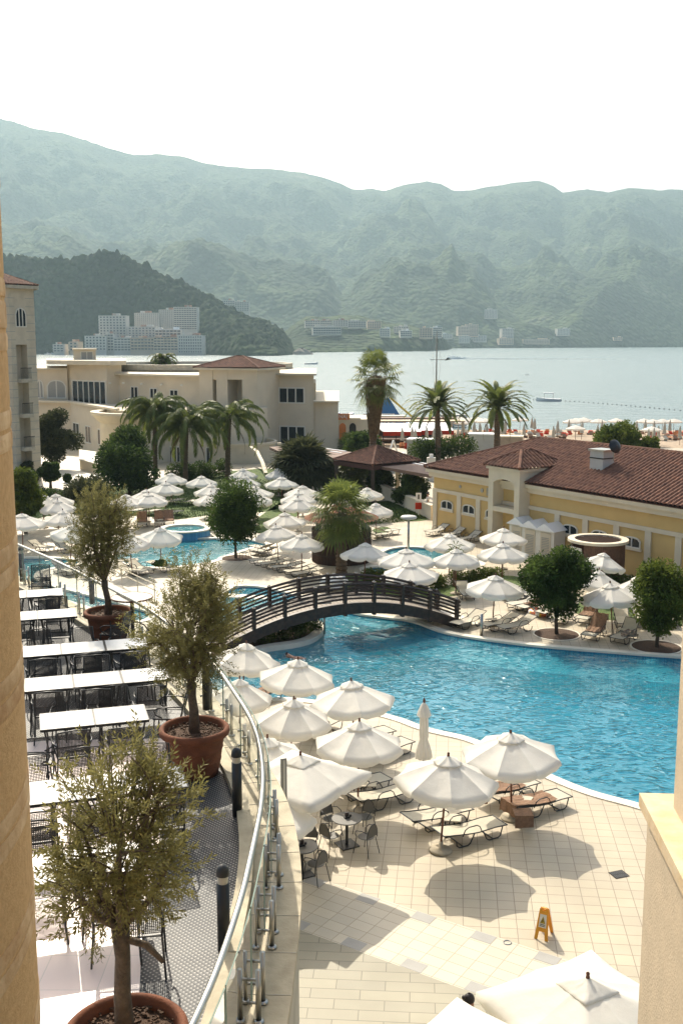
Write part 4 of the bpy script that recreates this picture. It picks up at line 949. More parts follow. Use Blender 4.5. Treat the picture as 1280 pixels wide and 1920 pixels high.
for (px,py,cx,cy,rw,rh,leaf,n,lb,seed,bed) in (
  (442,1047,439,960,60,68,'leaf_dark',20000,'round dense green tree in a circular bed beside the lagoon pool',3,62),
  (1043,1190,1046,1088,68,78,'leaf_dark',20000,'big round dark green tree in a circular bed on the far pool edge',4,82),
  (1230,1214,1236,1118,62,78,'leaf_bright',15000,'looser light green tree in a circular bed cut by the right pier',5,90),
  ):
    b=P(px,py); c=crown_at(b,cx,cy); k=b.y/2000; t=tree('round_tree',lb,'tree',b,c,rw*k*.98,rh*k,.075,leaf,n,.17,'round clipped trees standing in circular beds',44,seed)
    ring_bed(px,py,bed,lb)
for (px,py,cx,cy,rw,rh,leaf,n,lb,seed,nm) in (
  (243,928,236,858,66,58,'leaf_dark',15000,'wide dark green tree in front of the hotel round terrace',11,'broadleaf_tree'),
  (108,880,104,818,42,46,'leaf_grey',12000,'grey green bushy tree beside the stone tower',12,'broadleaf_tree'),
  (95,915,95,882,20,24,'leaf_dark',4500,'small round topped dark tree between tower and white path',13,'broadleaf_tree'),
  (58,905,52,888,20,28,'leaf_grey',4000,'dark rounded bush tree against the foot of the stone tower',14,'broadleaf_tree'),
  (48,985,38,928,40,60,'leaf_bright',12000,'bright green conical tree right beside the ochre column',15,'broadleaf_tree'),
  (162,955,160,918,44,22,'leaf_grey',8000,'low wide grey green tree behind the farthest potted olive',16,'broadleaf_tree'),
  (775,950,772,915,34,34,'leaf_dark',9000,'dark spreading tree under the brown pergola edge',17,'broadleaf_tree'),
  (1165,880,1163,824,52,30,'leaf_bright',11000,'rounded olive green tree rising behind the long tiled roof',18,'broadleaf_tree'),
  (1222,880,1218,836,22,14,'leaf_bright',4000,'small green tree to the right of the roof top tree',19,'broadleaf_tree'),
  (680,880,676,832,34,20,'leaf_dark',6000,'dark green tree behind the pergola left of the tall palm',20,'broadleaf_tree'),
  (660,905,655,878,42,26,'leaf_bright',9000,'yellow green climber bush spreading over the pergola edge',21,'bush'),
  (730,930,712,905,28,38,'leaf_dark',7000,'dark ivy bush around the pavilion corner',22,'bush'),
  (130,905,126,896,7,9,'leaf_dark',1500,'tiny dark bush at the near edge of the white path',23,'bush'),
  ):
    b=P(px,py); 
    if py==880 and px>1000: b=Vector((W(cx,cy,105).x,105,0))
    if px==48: b=P(48,1000)
    c=crown_at(b,cx,cy); k=b.y/2000; tree(nm,lb,'tree' if nm=='broadleaf_tree' else 'bush',b,c,rw*k*1.05,rh*k*1.05,.12,leaf,int(n*1.3),.24 if b.y<90 else .32,None,30,seed,cr=.45)
def hedge(name,label,pts,h,w_,leaf,n,size,seed):
    cl=[];rng=random.Random(seed)
    base=P(*pts[0]); L=0; pp=[P(*p) for p in pts]
    for a,b in zip(pp,pp[1:]):
        k=max(2,int((b-a).length/(w_*.55)))
        for i in range(k): q=a.lerp(b,i/k); cl.append((q-base+Vector((rng.uniform(-.2,.2)*w_,rng.uniform(-.2,.2)*w_,h*rng.uniform(.35,.7))),w_*rng.uniform(.45,.7)))
    o=leafcloud(cl,n,size,seed=seed).build(name,leaf); o.location=base; tag(o,label,'hedge'); return o
hedge('hedge','long clipped green hedge behind the yellow building roof',[(800,872),(840,870),(890,868)],3.0,2.6,'leaf_dark',9000,.25,31)
hedge('hedge','low green shrubs beneath the left end of the footbridge',[(500,1203),(540,1196),(580,1186),(596,1178)],.55,.85,'leaf_dark',7000,.10,32)
hedge('hedge','low bushes between the footbridge and the white umbrellas',[(690,1095),(740,1102),(790,1106),(850,1100)],.7,.9,'leaf_bright',9000,.12,33)
hedge('hedge','dark shrubs at the base of the hotel front wall',[(330,905),(380,898),(430,892)],1.3,1.6,'leaf_dark',7000,.2,34)
hedge('hedge','low dark shrubs along the yellow building wall',[(1010,1078),(1060,1090),(1180,1110),(1260,1120)],.7,.9,'leaf_dark',6000,.14,35)
hedge('hedge','small flowering shrubs on the island right of the bridge rail',[(860,1098),(900,1092),(950,1088)],.6,.8,'leaf_bright',5000,.12,36)
hedge('hedge','dark planting around the front of the stone tower',[(80,930),(120,935),(160,938)],.5,.9,'leaf_dark',3500,.16,37)
# --- palms
def frond_feather(mb,base,az,el,L,droop,nl,ll,lw,rng,hang=.5):
    d=Vector((math.cos(az),math.sin(az),0)); pts=[];p=Vector(base);e=el;K=10
    for i in range(K+1): pts.append(p.copy()); dd=d*math.cos(e)+Vector((0,0,math.sin(e))); p=p+dd*(L/K); e-=droop/K*(1+.6*i/K)
    mb.tube(pts,[.025*(1-.8*i/K) for i in range(K+1)],3,cap=False)
    side=Vector((-d.y,d.x,0))
    for i in range(nl):
        t=.12+.88*i/nl; x=t*K; j=min(K-1,int(x)); q=pts[j].lerp(pts[j+1],x-j); tg=(pts[j+1]-pts[j]).normalized(); l_=ll*(math.sin(PI*min(1,t*.85+.12))**.6)*rng.uniform(.8,1.1)
        for s in (-1,1):
            o=(side*s*(1-.35*hang)+tg*.75+Vector((0,0,-hang*rng.uniform(.5,1.1)+.15))).normalized(); m_=q+o*l_*.5+Vector((0,0,.02)); e_=q+(o+Vector((0,0,-hang*.5))).normalized()*l_
            wv=tg*lw*.5; mb.add([q-wv,q+wv,m_+wv*1.2,e_,m_-wv*1.2],[(0,1,2,4),(4,2,3)])
def frond_fan(mb,base,az,el,stem,rad,rng,seg=18):
    d=Vector((math.cos(az)*math.cos(el),math.sin(az)*math.cos(el),math.sin(el))); side=Vector((-math.sin(az),math.cos(az),0)); c=Vector(base)+d*stem+Vector((0,0,-stem*.12)); mb.tube([base,Vector(base)+d*stem*.5,c],[.02,.017,.012],3,cap=False)
    up=side.cross(d)
    for i in range(seg):
        a=R(-125+250*i/(seg-1)); o=(d*math.cos(a)+side*math.sin(a)).normalized(); e_=c+o*rad*rng.uniform(.85,1.1)+Vector((0,0,-rad*.30*rng.uniform(.5,1.5))); m_=c+o*rad*.55+up*.03; wv=o.cross(up).normalized()*rad*.05; mb.add([c,m_+wv,e_,m_-wv],[(0,1,2,3)])
def ringed_trunk(mb,h,r0,r1,lean=(0,0),n=10,rough=.15,seed=0):
    rng=random.Random(seed); K=int(h/.12)+2; pts=[];rs=[]
    for i in range(K): t=i/(K-1); pts.append((lean[0]*t*t,lean[1]*t*t,h*t)); rs.append((r0*(1-t)+r1*t)*(1+rough*(i%2)+rng.uniform(-.05,.05)))
    mb.tube(pts,rs,n)
def feather_palm(name,label,px,py_base,cx,cy,L,nf,seed,group=None,el=(R(-10),R(75)),droop=R(110),hang=.9,tr=.16,Y=None,ll=.55,dead=0,leaf='leaf_palm'):
    b=P(px,py_base) if Y is None else Vector((W(px,cy,Y).x,Y,0)); c=W(cx,cy,b.y); h=c.z; rng=random.Random(seed); t=empty(name,b,0,label,'palm',group)
    mb=MB(); ringed_trunk(mb,h,tr*1.3,tr,(c.x-b.x,0),seed=seed); mb.build('trunk','palm_bark',t)
    top=Vector((c.x-b.x,0,h)); mb=MB()
    for i in range(nf): az=i*2.39996+rng.uniform(-.2,.2); e=el[0]+(el[1]-el[0])*((i+.5)/nf)**.8; frond_feather(mb,top,az,e,L*rng.uniform(.85,1.1),droop*rng.uniform(.8,1.15),60,ll,.075,rng,hang)
    mb.build('crown',leaf,t)
    if dead:
        mb=MB()
        for i in range(dead): frond_feather(mb,top-Vector((0,0,.3)),i*2.39996*1.3,R(-35),L*.75,R(60),26,ll*.6,.05,rng,1.2)
        mb.build('dead_fronds','leaf_dry',t)
    return t
feather_palm('queen_palm','tall feathery palm left of the group in front of the hotel',292,905,290,772,4.6,34,41,'feathery palms in front of the hotel wing',tr=.17,ll=.85)
feather_palm('queen_palm','widest feathery palm in the middle in front of the hotel',348,908,350,800,5.2,38,42,'feathery palms in front of the hotel wing',tr=.18,ll=.95,dead=4)
feather_palm('queen_palm','feathery palm with long arching fronds nearest the square tiled tower',427,900,430,785,4.8,26,43,'feathery palms in front of the hotel wing',tr=.2,ll=.85,dead=2)
feather_palm('date_palm','date palm with hanging dead fronds beside the flag mast',822,0,820,768,4.3,54,44,'date palms near the beach',Y=112,hang=.2,tr=.24,ll=.5,droop=R(72),dead=13,el=(R(-5),R(85)))
feather_palm('date_palm','date palm with hanging dead fronds above the roof porch peak',933,0,932,768,4.6,56,45,'date palms near the beach',Y=110,hang=.2,tr=.26,ll=.5,droop=R(75),dead=13,el=(R(-5),R(85)))
feather_palm('date_palm','palm crown showing just above the flat hotel roof',305,0,305,676,3.0,30,46,None,Y=160,hang=.3,tr=.25,ll=.6)
def fan_palm(name,label,px,py_base,cx,cy,rad,nf,seed,stem=.9,tr=.2,Y=None,skirt=0,group=None,el=(R(-55),R(80)),leaf='leaf_palm',seg=18):
    b=P(px,py_base) if Y is None else Vector((W(px,cy,Y).x,Y,0)); c=W(cx,cy,b.y); h=c.z; rng=random.Random(seed); t=empty(name,b,0,label,'palm',group)
    mb=MB(); ringed_trunk(mb,h,tr*1.25,tr,(c.x-b.x,0),rough=.35,seed=seed); mb.build('trunk','palm_bark',t); top=Vector((c.x-b.x,0,h)); mb=MB()
    for i in range(nf): az=i*2.39996; e=el[0]+(el[1]-el[0])*((i+.5)/nf); frond_fan(mb,top+Vector((0,0,rng.uniform(-.2,.3))),az,e,stem*rng.uniform(.7,1.2),rad*rng.uniform(.8,1.1),rng,seg)
    mb.build('crown',leaf,t)
    if skirt:
        mb=MB(); N=1500
        for i in range(N):
            an=rng.uniform(0,2*PI); z=h-rng.random()**.8*skirt; f_=(h-z)/skirt; r_=(.78*(1-f_)**.8+.30)*rng.uniform(.8,1.05); l_=rng.uniform(.5,1.0); x,y=math.cos(an)*r_,math.sin(an)*r_; w_=.035; dx,dy=-math.sin(an)*w_,math.cos(an)*w_
            tx=(c.x-b.x)*(z/h)**2; mb.add([(tx+x-dx,y-dy,z),(tx+x+dx,y+dy,z),(tx+x*.86,y*.86,z-l_)],[(0,1,2)])
        vs=[(.3,h-skirt),(.5,h-skirt*.55),(.72,h-skirt*.25),(.8,h-.4),(.4,h)]; mb.lathe(vs,14,(c.x-b.x,0,0))
        mb.build('dead_frond_skirt','leaf_dry',t)
    return t
fan_palm('fan_palm','tall fan palm with thick skirt of dry fronds in front of the sea',697,925,705,704,1.25,40,51,1.55,.22,skirt=5.0,el=(R(-60),R(85)))
fan_palm('fan_palm','large fan palm with drooping dry leaves growing from the reed screen',640,1077,641,958,1.15,46,52,1.25,.22,el=(R(-75),R(85)))
fan_palm('fan_palm','spiky fan palm just behind the kiosk roof',660,925,660,888,1.25,38,53,.9,.2)
fan_palm('fan_palm','large bushy fan palm beside the pergola post',572,925,568,882,2.2,110,54,1.5,.3,el=(R(-25),R(85)),leaf='leaf_grey',seg=22)
fan_palm('banana_plant','broad leaved plant between the white umbrellas in front of the yellow building',852,1100,852,1050,.5,14,55,.5,.08,el=(R(30),R(85)),leaf='leaf_bright',seg=6)
fan_palm('fan_palm','low dark palm bush near the beach club arches',655,0,655,835,1.3,40,56,.9,.2,Y=125)
# --- potted olives
def olive(idx,px,pyrim,cxp,cyp,cw,ch,lean,nl,lsz,label,potlabel,crownseed,group='potted olive trees',DEN=1.15):
    rimz=TZ+.72; c=P(px,pyrim,rimz); 
    pt=empty('terracotta_pot',(c.x,c.y,TZ),0,potlabel,'plant pot','terracotta pots on the terrace')
    pf=[(.30,0),(.335,.0),(.36,.10),(.385,.22),(.39,.235),(.385,.25),(.41,.40),(.42,.412),(.415,.43),(.435,.56),(.44,.58),(.49,.60),(.515,.625),(.52,.66),(.515,.69),(.49,.715),(.46,.715),(.44,.69),(.43,.60)]
    MB().lathe(pf,56).build('body','terracotta',pt,True)
    so_=MB(); so_.lathe([(.435,.60),(.2,.635),(0.01,.64)],30); rng=random.Random(crownseed)
    for i in range(260):
        r_=.42*math.sqrt(rng.random());an=rng.uniform(0,2*PI); s=rng.uniform(.008,.022); x,y=r_*math.cos(an),r_*math.sin(an); so_.box((x,y,.64+.0),(s*1.6,s,s),rng.uniform(0,3))
    so_.build('soil','soil',pt)
    t=empty('olive_tree',(c.x,c.y,TZ+.62),0,label,'tree',group); cc=W(cxp,cyp,c.y)-t.location; k=(cc+t.location).length; k=c.y/2000*1.02
    rx=cw/2*k; rz=ch/2*k; rng=random.Random(crownseed)
    fork=Vector((cc.x*.5+lean*.1,0,max(.35,cc.z-rz*.95))); mb=MB(); pts=[Vector((0,0,0)),Vector((lean*.4,.02,fork.z*.4)),Vector((cc.x*.35-lean*.2,-.02,fork.z*.75)),fork]
    mb.tube(pts,[.085,.07,.062,.075],10); tk=mb.build('trunk','bark_olive',t,True)
    mb=MB(); tips=[]
    for i in range(9):
        az=i*2.4+rng.uniform(-.3,.3); rr_=rng.uniform(.35,.8); e=cc+Vector((math.cos(az)*rx*rr_,math.sin(az)*rx*rr_,rz*rng.uniform(-.35,.75)))
        mid=fork.lerp(e,.45)+Vector((rng.uniform(-.06,.06),rng.uniform(-.06,.06),-.04)); mb.tube([fork,mid,e],[.042,.026,.010],6); 
        for j in range(8):
            a=mid.lerp(e,rng.random()); d_=Vector((rng.gauss(0,1),rng.gauss(0,1),rng.gauss(.4,1))).normalized(); e2=a+Vector((d_.x*rx*.5,d_.y*rx*.5,d_.z*rz*.45)); q=e2-cc; q=Vector((q.x/rx,q.y/rx,q.z/rz)); 
            if q.length>1.0: q=q.normalized()*rng.uniform(.85,1.02); e2=cc+Vector((q.x*rx,q.y*rx,q.z*rz))
            mb.tube([a,a.lerp(e2,.5)+Vector((0,0,.02)),e2],[.012,.008,.003],4); tips.append((a,e2))
    for j in range(70):
        d_=Vector((rng.gauss(0,1),rng.gauss(0,1),rng.gauss(.15,1))).normalized(); e2=cc+Vector((d_.x*rx,d_.y*rx,d_.z*rz))*rng.uniform(.66,1.0); a=cc.lerp(e2,rng.uniform(.35,.6))+Vector((0,0,-.1*rz)); mb.tube([a,e2],[.009,.003],3); tips.append((a,e2))
    mb.build('branches','bark_olive',tk,True)
    if idx==0: MB().tube([fork-Vector((0,0,.08)),fork+Vector((.22,-.05,-.12)),fork+Vector((.36,-.08,-.25))],[.035,.03,.022],7).build('cut_branch','bark_olive',tk,True)
    rn=np.random.RandomState(crownseed); mb=MB(); sprig=int(nl*DEN)//14
    V=[];
    for s in range(sprig):
        a,e=tips[rn.randint(len(tips))]; p=Vector(a).lerp(Vector(e),rn.uniform(.2,1.05)); p=p+Vector(rn.normal(size=3)*rx*.11); q=p-cc; ql=Vector((q.x/rx,q.y/rx,q.z/rz)).length
        if ql>1.12: continue
        d_=(Vector((q.x,q.y,q.z+rz*.35)).normalized()+Vector(rn.normal(size=3)*.5)).normalized(); L=rn.uniform(.10,.22)
        a1=d_.cross(Vector((0,0,1)));  a1=a1.normalized() if a1.length>.1 else Vector((1,0,0)); b1=d_.cross(a1)
        mb.add([p,p+a1*.003,p+d_*L],[(0,1,2)])
        for j in range(14):
            t_=j/14; c0=p+d_*L*t_; an=j*2.4; o=(a1*math.cos(an)+b1*math.sin(an)); ld=(d_*.8+o*.75).normalized(); ll=lsz*rn.uniform(.7,1.15); wv=ld.cross(o+Vector(rn.normal(size=3)*.6)).normalized()*ll*.13; mm_=c0+ld*ll*.5
            mb.add([c0,mm_+wv,c0+ld*ll,mm_-wv],[(0,1,2,3)])
    mb.build('crown','leaf_olive',t)
olive(0,235,1928,218,1572,322,400,-.05,17000,.062,'nearest potted olive tree with wide open crown and a cut side branch','nearest terracotta pot, cut by the bottom edge of the picture',61,DEN=.8)
olive(1,364,1362,352,1170,215,245,.0,26000,.058,'middle potted olive tree with full rounded golden green crown','big ribbed terracotta pot of the middle olive tree',62)
olive(2,203,1144,187,1000,140,190,.0,22000,.062,'farthest potted olive tree with brownish crown near the round slatted table','dark shaded terracotta pot of the farthest olive tree',63)
# ================================================================ PARASOLS
def canopy_mesh(Rd,h,he,n=8,seed=0,square=False,val=.21,wr=.018):
    rng=random.Random(seed); K=6; J=9; N=n*K; ph=[rng.uniform(0,6) for _ in range(12)]; mb=MB(); vs=[]
    def rad(k):
        if square:
            a=2*PI*k/N; return Rd/max(abs(math.cos(a)),abs(math.sin(a)))*math.cos(PI/4)
        f_=(k%K)/K; a=(f_-.5)*2*PI/n; return Rd*math.cos(PI/n)/math.cos(a)
    for j in range(J+1):
        t=.05+.95*j/J
        for k in range(N):
            f_=(k%K)/K; s=4*f_*(1-f_) if not square else (1-abs(math.cos(2*(2*PI*k/N)))**.7 if 0 else 4*f_*(1-f_)*.8)
            a=2*PI*k/N; r_=rad(k)*t*(1-.025*s*t); z=h-(h-he)*(t**1.03)-(.07 if not square else .02)*s*t*Rd/1.2+wr*math.sin(3*a+ph[0]+4*t)*t*.6+wr*.5*math.sin(11*a+ph[1]+9*t)*t
            vs.append((r_*math.cos(a),r_*math.sin(a),z))
    for jj,(dz,dr) in enumerate(((val*.55,.02),(val,-.015))):
        for k in range(N):
            f_=(k%K)/K; s=4*f_*(1-f_); x,y,z=vs[J*N+k]; q=1+dr/Rd+ .008*math.sin(k*1.9+ph[2]); vs.append((x*q,y*q,z-dz*(1 if jj==0 else .72+.28*min(1,s*2.2))))
    fs=[(j*N+k,j*N+(k+1)%N,(j+1)*N+(k+1)%N,(j+1)*N+k) for j in range(J+2) for k in range(N)]
    mb.add(vs,fs); return mb
def make_parasol(Rd=1.25,h=2.75,n=8,seed=0,square=False,cloth='cloth',base='stone_base',hd=None):
    t=empty('parasol',(0,0,0)); he=h-(hd or .62*Rd/1.25)
    MB().tube([(0,0,0),(0,0,h-.05)],.026,10).build('pole','wood_pole',t,True)
    MB().lathe([(0,0),(.27,0),(.28,.04),(.26,.08),(.06,.10),(.05,.3),(0,.3)],24).build('base',base,t,True)
    c=canopy_mesh(Rd,h,he,n,seed,square).build('canopy',cloth,t,True,sharp=(n*6,6 if not square else 12))
    vc=canopy_mesh(Rd*.27,h+.07,h-.10,n,seed+5,square,val=.05,wr=.012).build('vent_flap',cloth,c,True)
    MB().lathe([(.03,h+.02),(.035,h+.07),(.028,h+.10),(.034,h+.14),(.0,h+.17)],12).build('finial','wood_pole',t,True)
    for k in range(n if not square else 4):
        a=2*PI*k/n if not square else PI/4+k*PI/2; q=Rd*.97*(1 if not square else 1.0); mb=MB(); mb.tube([(0,0,h-.10),(q*math.cos(a),q*math.sin(a),he-.03)],.011,4); mb.tube([(.02*math.cos(a),.02*math.sin(a),h-.95*Rd/1.25),(q*.5*math.cos(a),q*.5*math.sin(a),(h+he)/2-.05)],.008,4); mb.build('rib','wood_pole',t)
    return t
PR=[make_parasol(seed=s,hd=.64) for s in (1,2,3)]; PM=[make_parasol(seed=s,h=2.35,hd=.58) for s in (4,5,6)]
UM=[ # apex px, apex py, width px, label, tilt
(963,1365,180,'white parasol over the two loungers with brown towels, nearest the pool edge',(.03,-.03)),
(828,1410,190,'white parasol left of the towel loungers, over two empty cream loungers',(0,.04)),
(671,1347,166,'white parasol directly behind the big square one by the ledge',(-.02,.05)),
(541,1304,146,'white parasol leftmost of the pair between the balustrade and the pool',(.04,.03)),
(666,1272,156,'white parasol at the pool edge beside the closed parasol',(-.03,-.04)),
(549,1230,142,'white parasol just below the swimmer',(.02,.06)),
(449,1200,128,'white parasol below the left end of the footbridge',(.02,.08)),
(446,1268,120,'white parasol half hidden behind the balustrade glass',(0,.04)),
(500,1375,170,'white parasol between the ledge and the big square one',(0,.02)),
(505,1478,176,'lowest white parasol peeping out under the terrace ledge',(0,0)),
(683,1020,90,'white parasol just behind the footbridge, left of the overlapping pair',(-.06,0)),
(762,1031,108,'white parasol rear one of the overlapping pair behind the footbridge',(0,0)),
(769,1056,108,'white parasol front one of the overlapping pair behind the footbridge',(.05,0)),
(843,1002,92,'white parasol behind the broad leaved plant, partly hidden',(.03,0)),
(855,1031,90,'white parasol right beside the broad leaved plant',(0,0)),
(943,992,86,'white parasol rear one in front of the changing cabins',(0,.02)),
(942,1020,94,'white parasol front one in front of the changing cabins',(0,0)),
(925,1080,110,'white parasol standing alone on the right of the footbridge',(0,0)),
(1118,1038,84,'wind blown white parasol beside the round wooden enclosure',(.0,.22)),
(1112,1070,92,'white parasol tucked behind the big round tree on its right',(.0,.1)),
(1152,1096,112,'white parasol between the two round trees on the far pool edge',(-.05,-.03)),
(1196,1082,84,'white parasol behind the right round tree',(0,0)),
(565,1003,86,'white parasol over the row of loungers nearest the reed screen',(0,0)),
(522,986,80,'greyish white parasol above the left end of the lounger row',(-.04,-.05)),
(535,962,78,'white parasol right of the dense round tree, third from its top',(0,0)),
(557,934,68,'white parasol left of the kiosk roof, front one of two',(0,0)),
(559,923,68,'white parasol left of the kiosk roof, behind its front neighbour',(0,0)),
(567,911,68,'white parasol behind the kiosk roof on its left',(0,0)),
(528,895,64,'white parasol with shaded brown pole on the sunlit grass',(0,0)),
(457,879,52,'white parasol before the hotel stair wall, farthest of its row',(0,0)),
(458,893,56,'white parasol behind the top of the dense round tree',(0,0)),
(478,912,70,'white parasol right above the dense round tree',(0,0)),
(478,924,66,'white parasol touching the right side of the dense round tree top',(0,0)),
(522,879,50,'white parasol half hidden by the bushy fan palm',(0,0)),
(378,893,60,'shaded white parasol under the widest feathery palm, right one',(0,0)),
(320,888,62,'shaded white parasol in front of the hotel windows, left one',(0,0)),
(309,905,68,'white parasol on the lawn, just in front of the shaded one',(0,0)),
(274,919,68,'white parasol on the lawn, rear one of a close pair',(0,0)),
(278,926,72,'white parasol on the lawn, front one of a close pair',(0,0)),
(396,909,64,'white parasol rear left of the dense round tree',(0,0)),
(396,924,66,'bright white parasol left of the dense round tree',(0,0)),
(300,988,82,'white parasol on a tall thin pole in front of the whirlpool tub',(.09,0)),
(236,928,70,'white parasol behind the right edge of the farthest olive',(0,0)),
(246,1000,80,'white parasol touching the right lower edge of the farthest olive crown',(.05,-.1)),
(80,928,72,'shaded white parasol beside the bright green conical tree',(0,0)),
(108,938,66,'white parasol behind the left edge of the farthest olive, upper one',(0,0)),
(118,958,72,'white parasol behind the left edge of the farthest olive, middle one',(0,0)),
(40,964,88,'greyish parasol right beside the ochre column',(0,0)),
(128,985,84,'white parasol behind the left edge of the farthest olive, lowest one',(.1,.1)),
(106,927,66,'white parasol farthest back at the left garden',(0,0)),
(690,915,62,'white parasol on the lawn right of the kiosk, rear one',(0,0)),
(706,944,64,'white parasol on the lawn right of the kiosk, front one',(0,0)),
]
rng=random.Random(9)
UPOS=[]
for i,(px,py,wd,lb,tl) in enumerate(UM):
    p=P(px,py,2.85); k=(p.y*CT+(CZ-2.85)*ST)/2000; D=wd*k; s=D/2.5*1.0
    hh=(2.62 if py==1365 else 2.7) if py>1190 else 2.35
    p=P(px,py,hh); k=(p.y*CT+(CZ-2.3)*ST)/2000; s=wd*1.04*k/2.5
    o=place((PR if py>1190 else PM)[i%3],(p.x,p.y,0),rng.uniform(0,PI/4),lb,'round white poolside parasols','parasol',s,(tl[0]+rng.uniform(-.03,.03),tl[1]+rng.uniform(-.03,.03))); o.scale=(s,s*rng.uniform(.97,1.03),hh/2.92 if py>1190 else 1); UPOS.append((p.x,p.y))
# two big square ones
sq=make_parasol(Rd=1.78,h=2.9,n=8,seed=8,square=True,hd=.50)
p=P(563,1408,3.07); a=P(697,1462,2.2); an=math.atan2(a.y-p.y,a.x-p.x); s=1.0
place(sq,(p.x,p.y,0),an+PI/4,'big square white parasol beside the terrace ledge above the café tables','square white parasols','parasol',s)
p=P(1102,1822,3.07); a=P(895,1882,2.2); an=math.atan2(a.y-p.y,a.x-p.x); s2_=1.0
place(sq,(p.x,p.y,0),an+PI/4,'big square white parasol at the bottom right corner beside the parapet','square white parasols','parasol',s2_)
a=P(878,1886,2.25); p3=Vector((a.x-.1,a.y-1.78,0)); place(sq,(p3.x,p3.y,0),PI/4+PI/2+.05,'square white parasol at the bottom edge showing only its far corner','square white parasols','parasol',1.0)
# closed parasol
p=P(795,1313,2.75); t=empty('closed_parasol',(p.x,p.y,0),0,'closed cream parasol tied around its pole at the pool edge','parasol')
MB().tube([(0,0,0),(0,0,2.62)],.026,8).build('pole','wood_pole',t); MB().lathe([(0,0),(.27,0),(.27,.07),(.05,.1),(0,.1)],20).build('base','stone_base',t)
def folded(prof_,n=8,amp=.25,seed=0):
    mb=MB(); N=48; vs=[]; 
    for j,(r_,z) in enumerate(prof_):
        for k in range(N): a=2*PI*k/N; rr2=r_*(1+amp*math.cos(n*a+.3*j)); vs.append((rr2*math.cos(a),rr2*math.sin(a),z))
    mb.add(vs,[(j*N+k,j*N+(k+1)%N,(j+1)*N+(k+1)%N,(j+1)*N+k) for j in range(len(prof_)-1) for k in range(N)]); return mb
folded([(.235,1.0),(.21,1.2),(.16,1.4),(.11,1.55),(.125,1.7),(.12,2.1),(.09,2.5),(.03,2.66)],9,.12).build('canopy','cloth',t,True)
folded([(.20,2.28),(.17,2.4),(.10,2.58),(.03,2.68)],8,.08).build('vent_flap','cloth',t,True); MB().lathe([(.03,2.66),(.04,2.73),(.03,2.78),(0,2.84)],12).build('finial','wood_pole',t,True)
# ================================================================ SUN LOUNGERS  (x: head at -, feet at +)
def make_lounger(back,towel=None):
    t=empty('sun_lounger',(0,0,0)); W2=.33
    hb=Vector((-.28,0,.33)); hd=hb+Vector((-math.cos(back)*.72,0,math.sin(back)*.72))
    def bed(z,w2,th):
        mb=MB(); P_=[Vector((.98,0,.31+z)),Vector((.6,0,.325+z)),Vector((.1,0,.30+z)),hb+Vector((0,0,z-.01)),hb.lerp(hd,.5)+Vector((0,0,z-.01)),hd+Vector((0,0,z))]
        vs=[]
        for p_ in P_: vs+=[(p_.x,-w2,p_.z),(p_.x,w2,p_.z),(p_.x,-w2,p_.z-th),(p_.x,w2,p_.z-th)]
        fs=[]
        for i in range(len(P_)-1): a=4*i;b=a+4; fs+=[(a,b,b+1,a+1),(a+2,a+3,b+3,b+2),(a,a+2,b+2,b),(a+1,b+1,b+3,a+3)]
        fs+=[(0,1,3,2),(4*len(P_)-4,4*len(P_)-2,4*len(P_)-1,4*len(P_)-3)]; mb.add(vs,fs); return mb
    bed(0.0,W2-.02,.015).build('sling','sling',t)
    for s in (-1,1):
        y=s*W2; mb=MB(); mb.tube([(1.0,y,.31),(.6,y,.325),(.1,y,.30),(hb.x,y,hb.z)],.016,6); mb.tube([hb+Vector((0,y,0)),hd+Vector((0,y,0))],.016,6)
        mb.tube([(.85,y,.31),(.78,y,.06),(.70,y,.016),(.42,y,.016),(.34,y,.06),(.22,y,.30)],.017,6)
        mb.tube([(-.05,y,.30),(-.18,y,.06),(-.25,y,.016),(-.52,y,.016),(-.6,y,.08),(-.62,y,.2)],.017,6)
        mb.tube([(.18,y*1.02,.31),(.10,y*1.08,.47),(0,y*1.1,.53),(-.26,y*1.1,.53),(-.36,y*1.06,.46),(-.42,y*1.02,.30)],.015,6); mb.build('side_frame','black_metal',t,True)
    for p_ in ((1.0,.31),(-.4,.016),(.55,.016),(hd.x,hd.z)): MB().bar((p_[0],-W2,p_[1]),(p_[0],W2,p_[1]),.03,.02).build('crossbar','black_metal',t)
    if towel:
        mb=MB(); P_=[(hd+Vector((-.05,0,-.12))),(hd+Vector((-.03,0,.03))),hb.lerp(hd,.5)+Vector((0,0,.03)),hb+Vector((0,0,.025)),Vector((.25,0,.32)),Vector((.55,0,.345))]; vs=[];K=7
        rng=random.Random(3)
        for p_ in P_:
            for k in range(K): vs.append((p_.x,(-1+2*k/(K-1))*(W2+.0),p_.z+rng.uniform(0,.03)))
        mb.add(vs,[(i*K+k,(i+1)*K+k,(i+1)*K+k+1,i*K+k+1) for i in range(len(P_)-1) for k in range(K-1)])
        t['towel']=1; t['tm']=mb
    return t
LF=make_lounger(R(8)); LU=make_lounger(R(48)); LM=make_lounger(R(25))
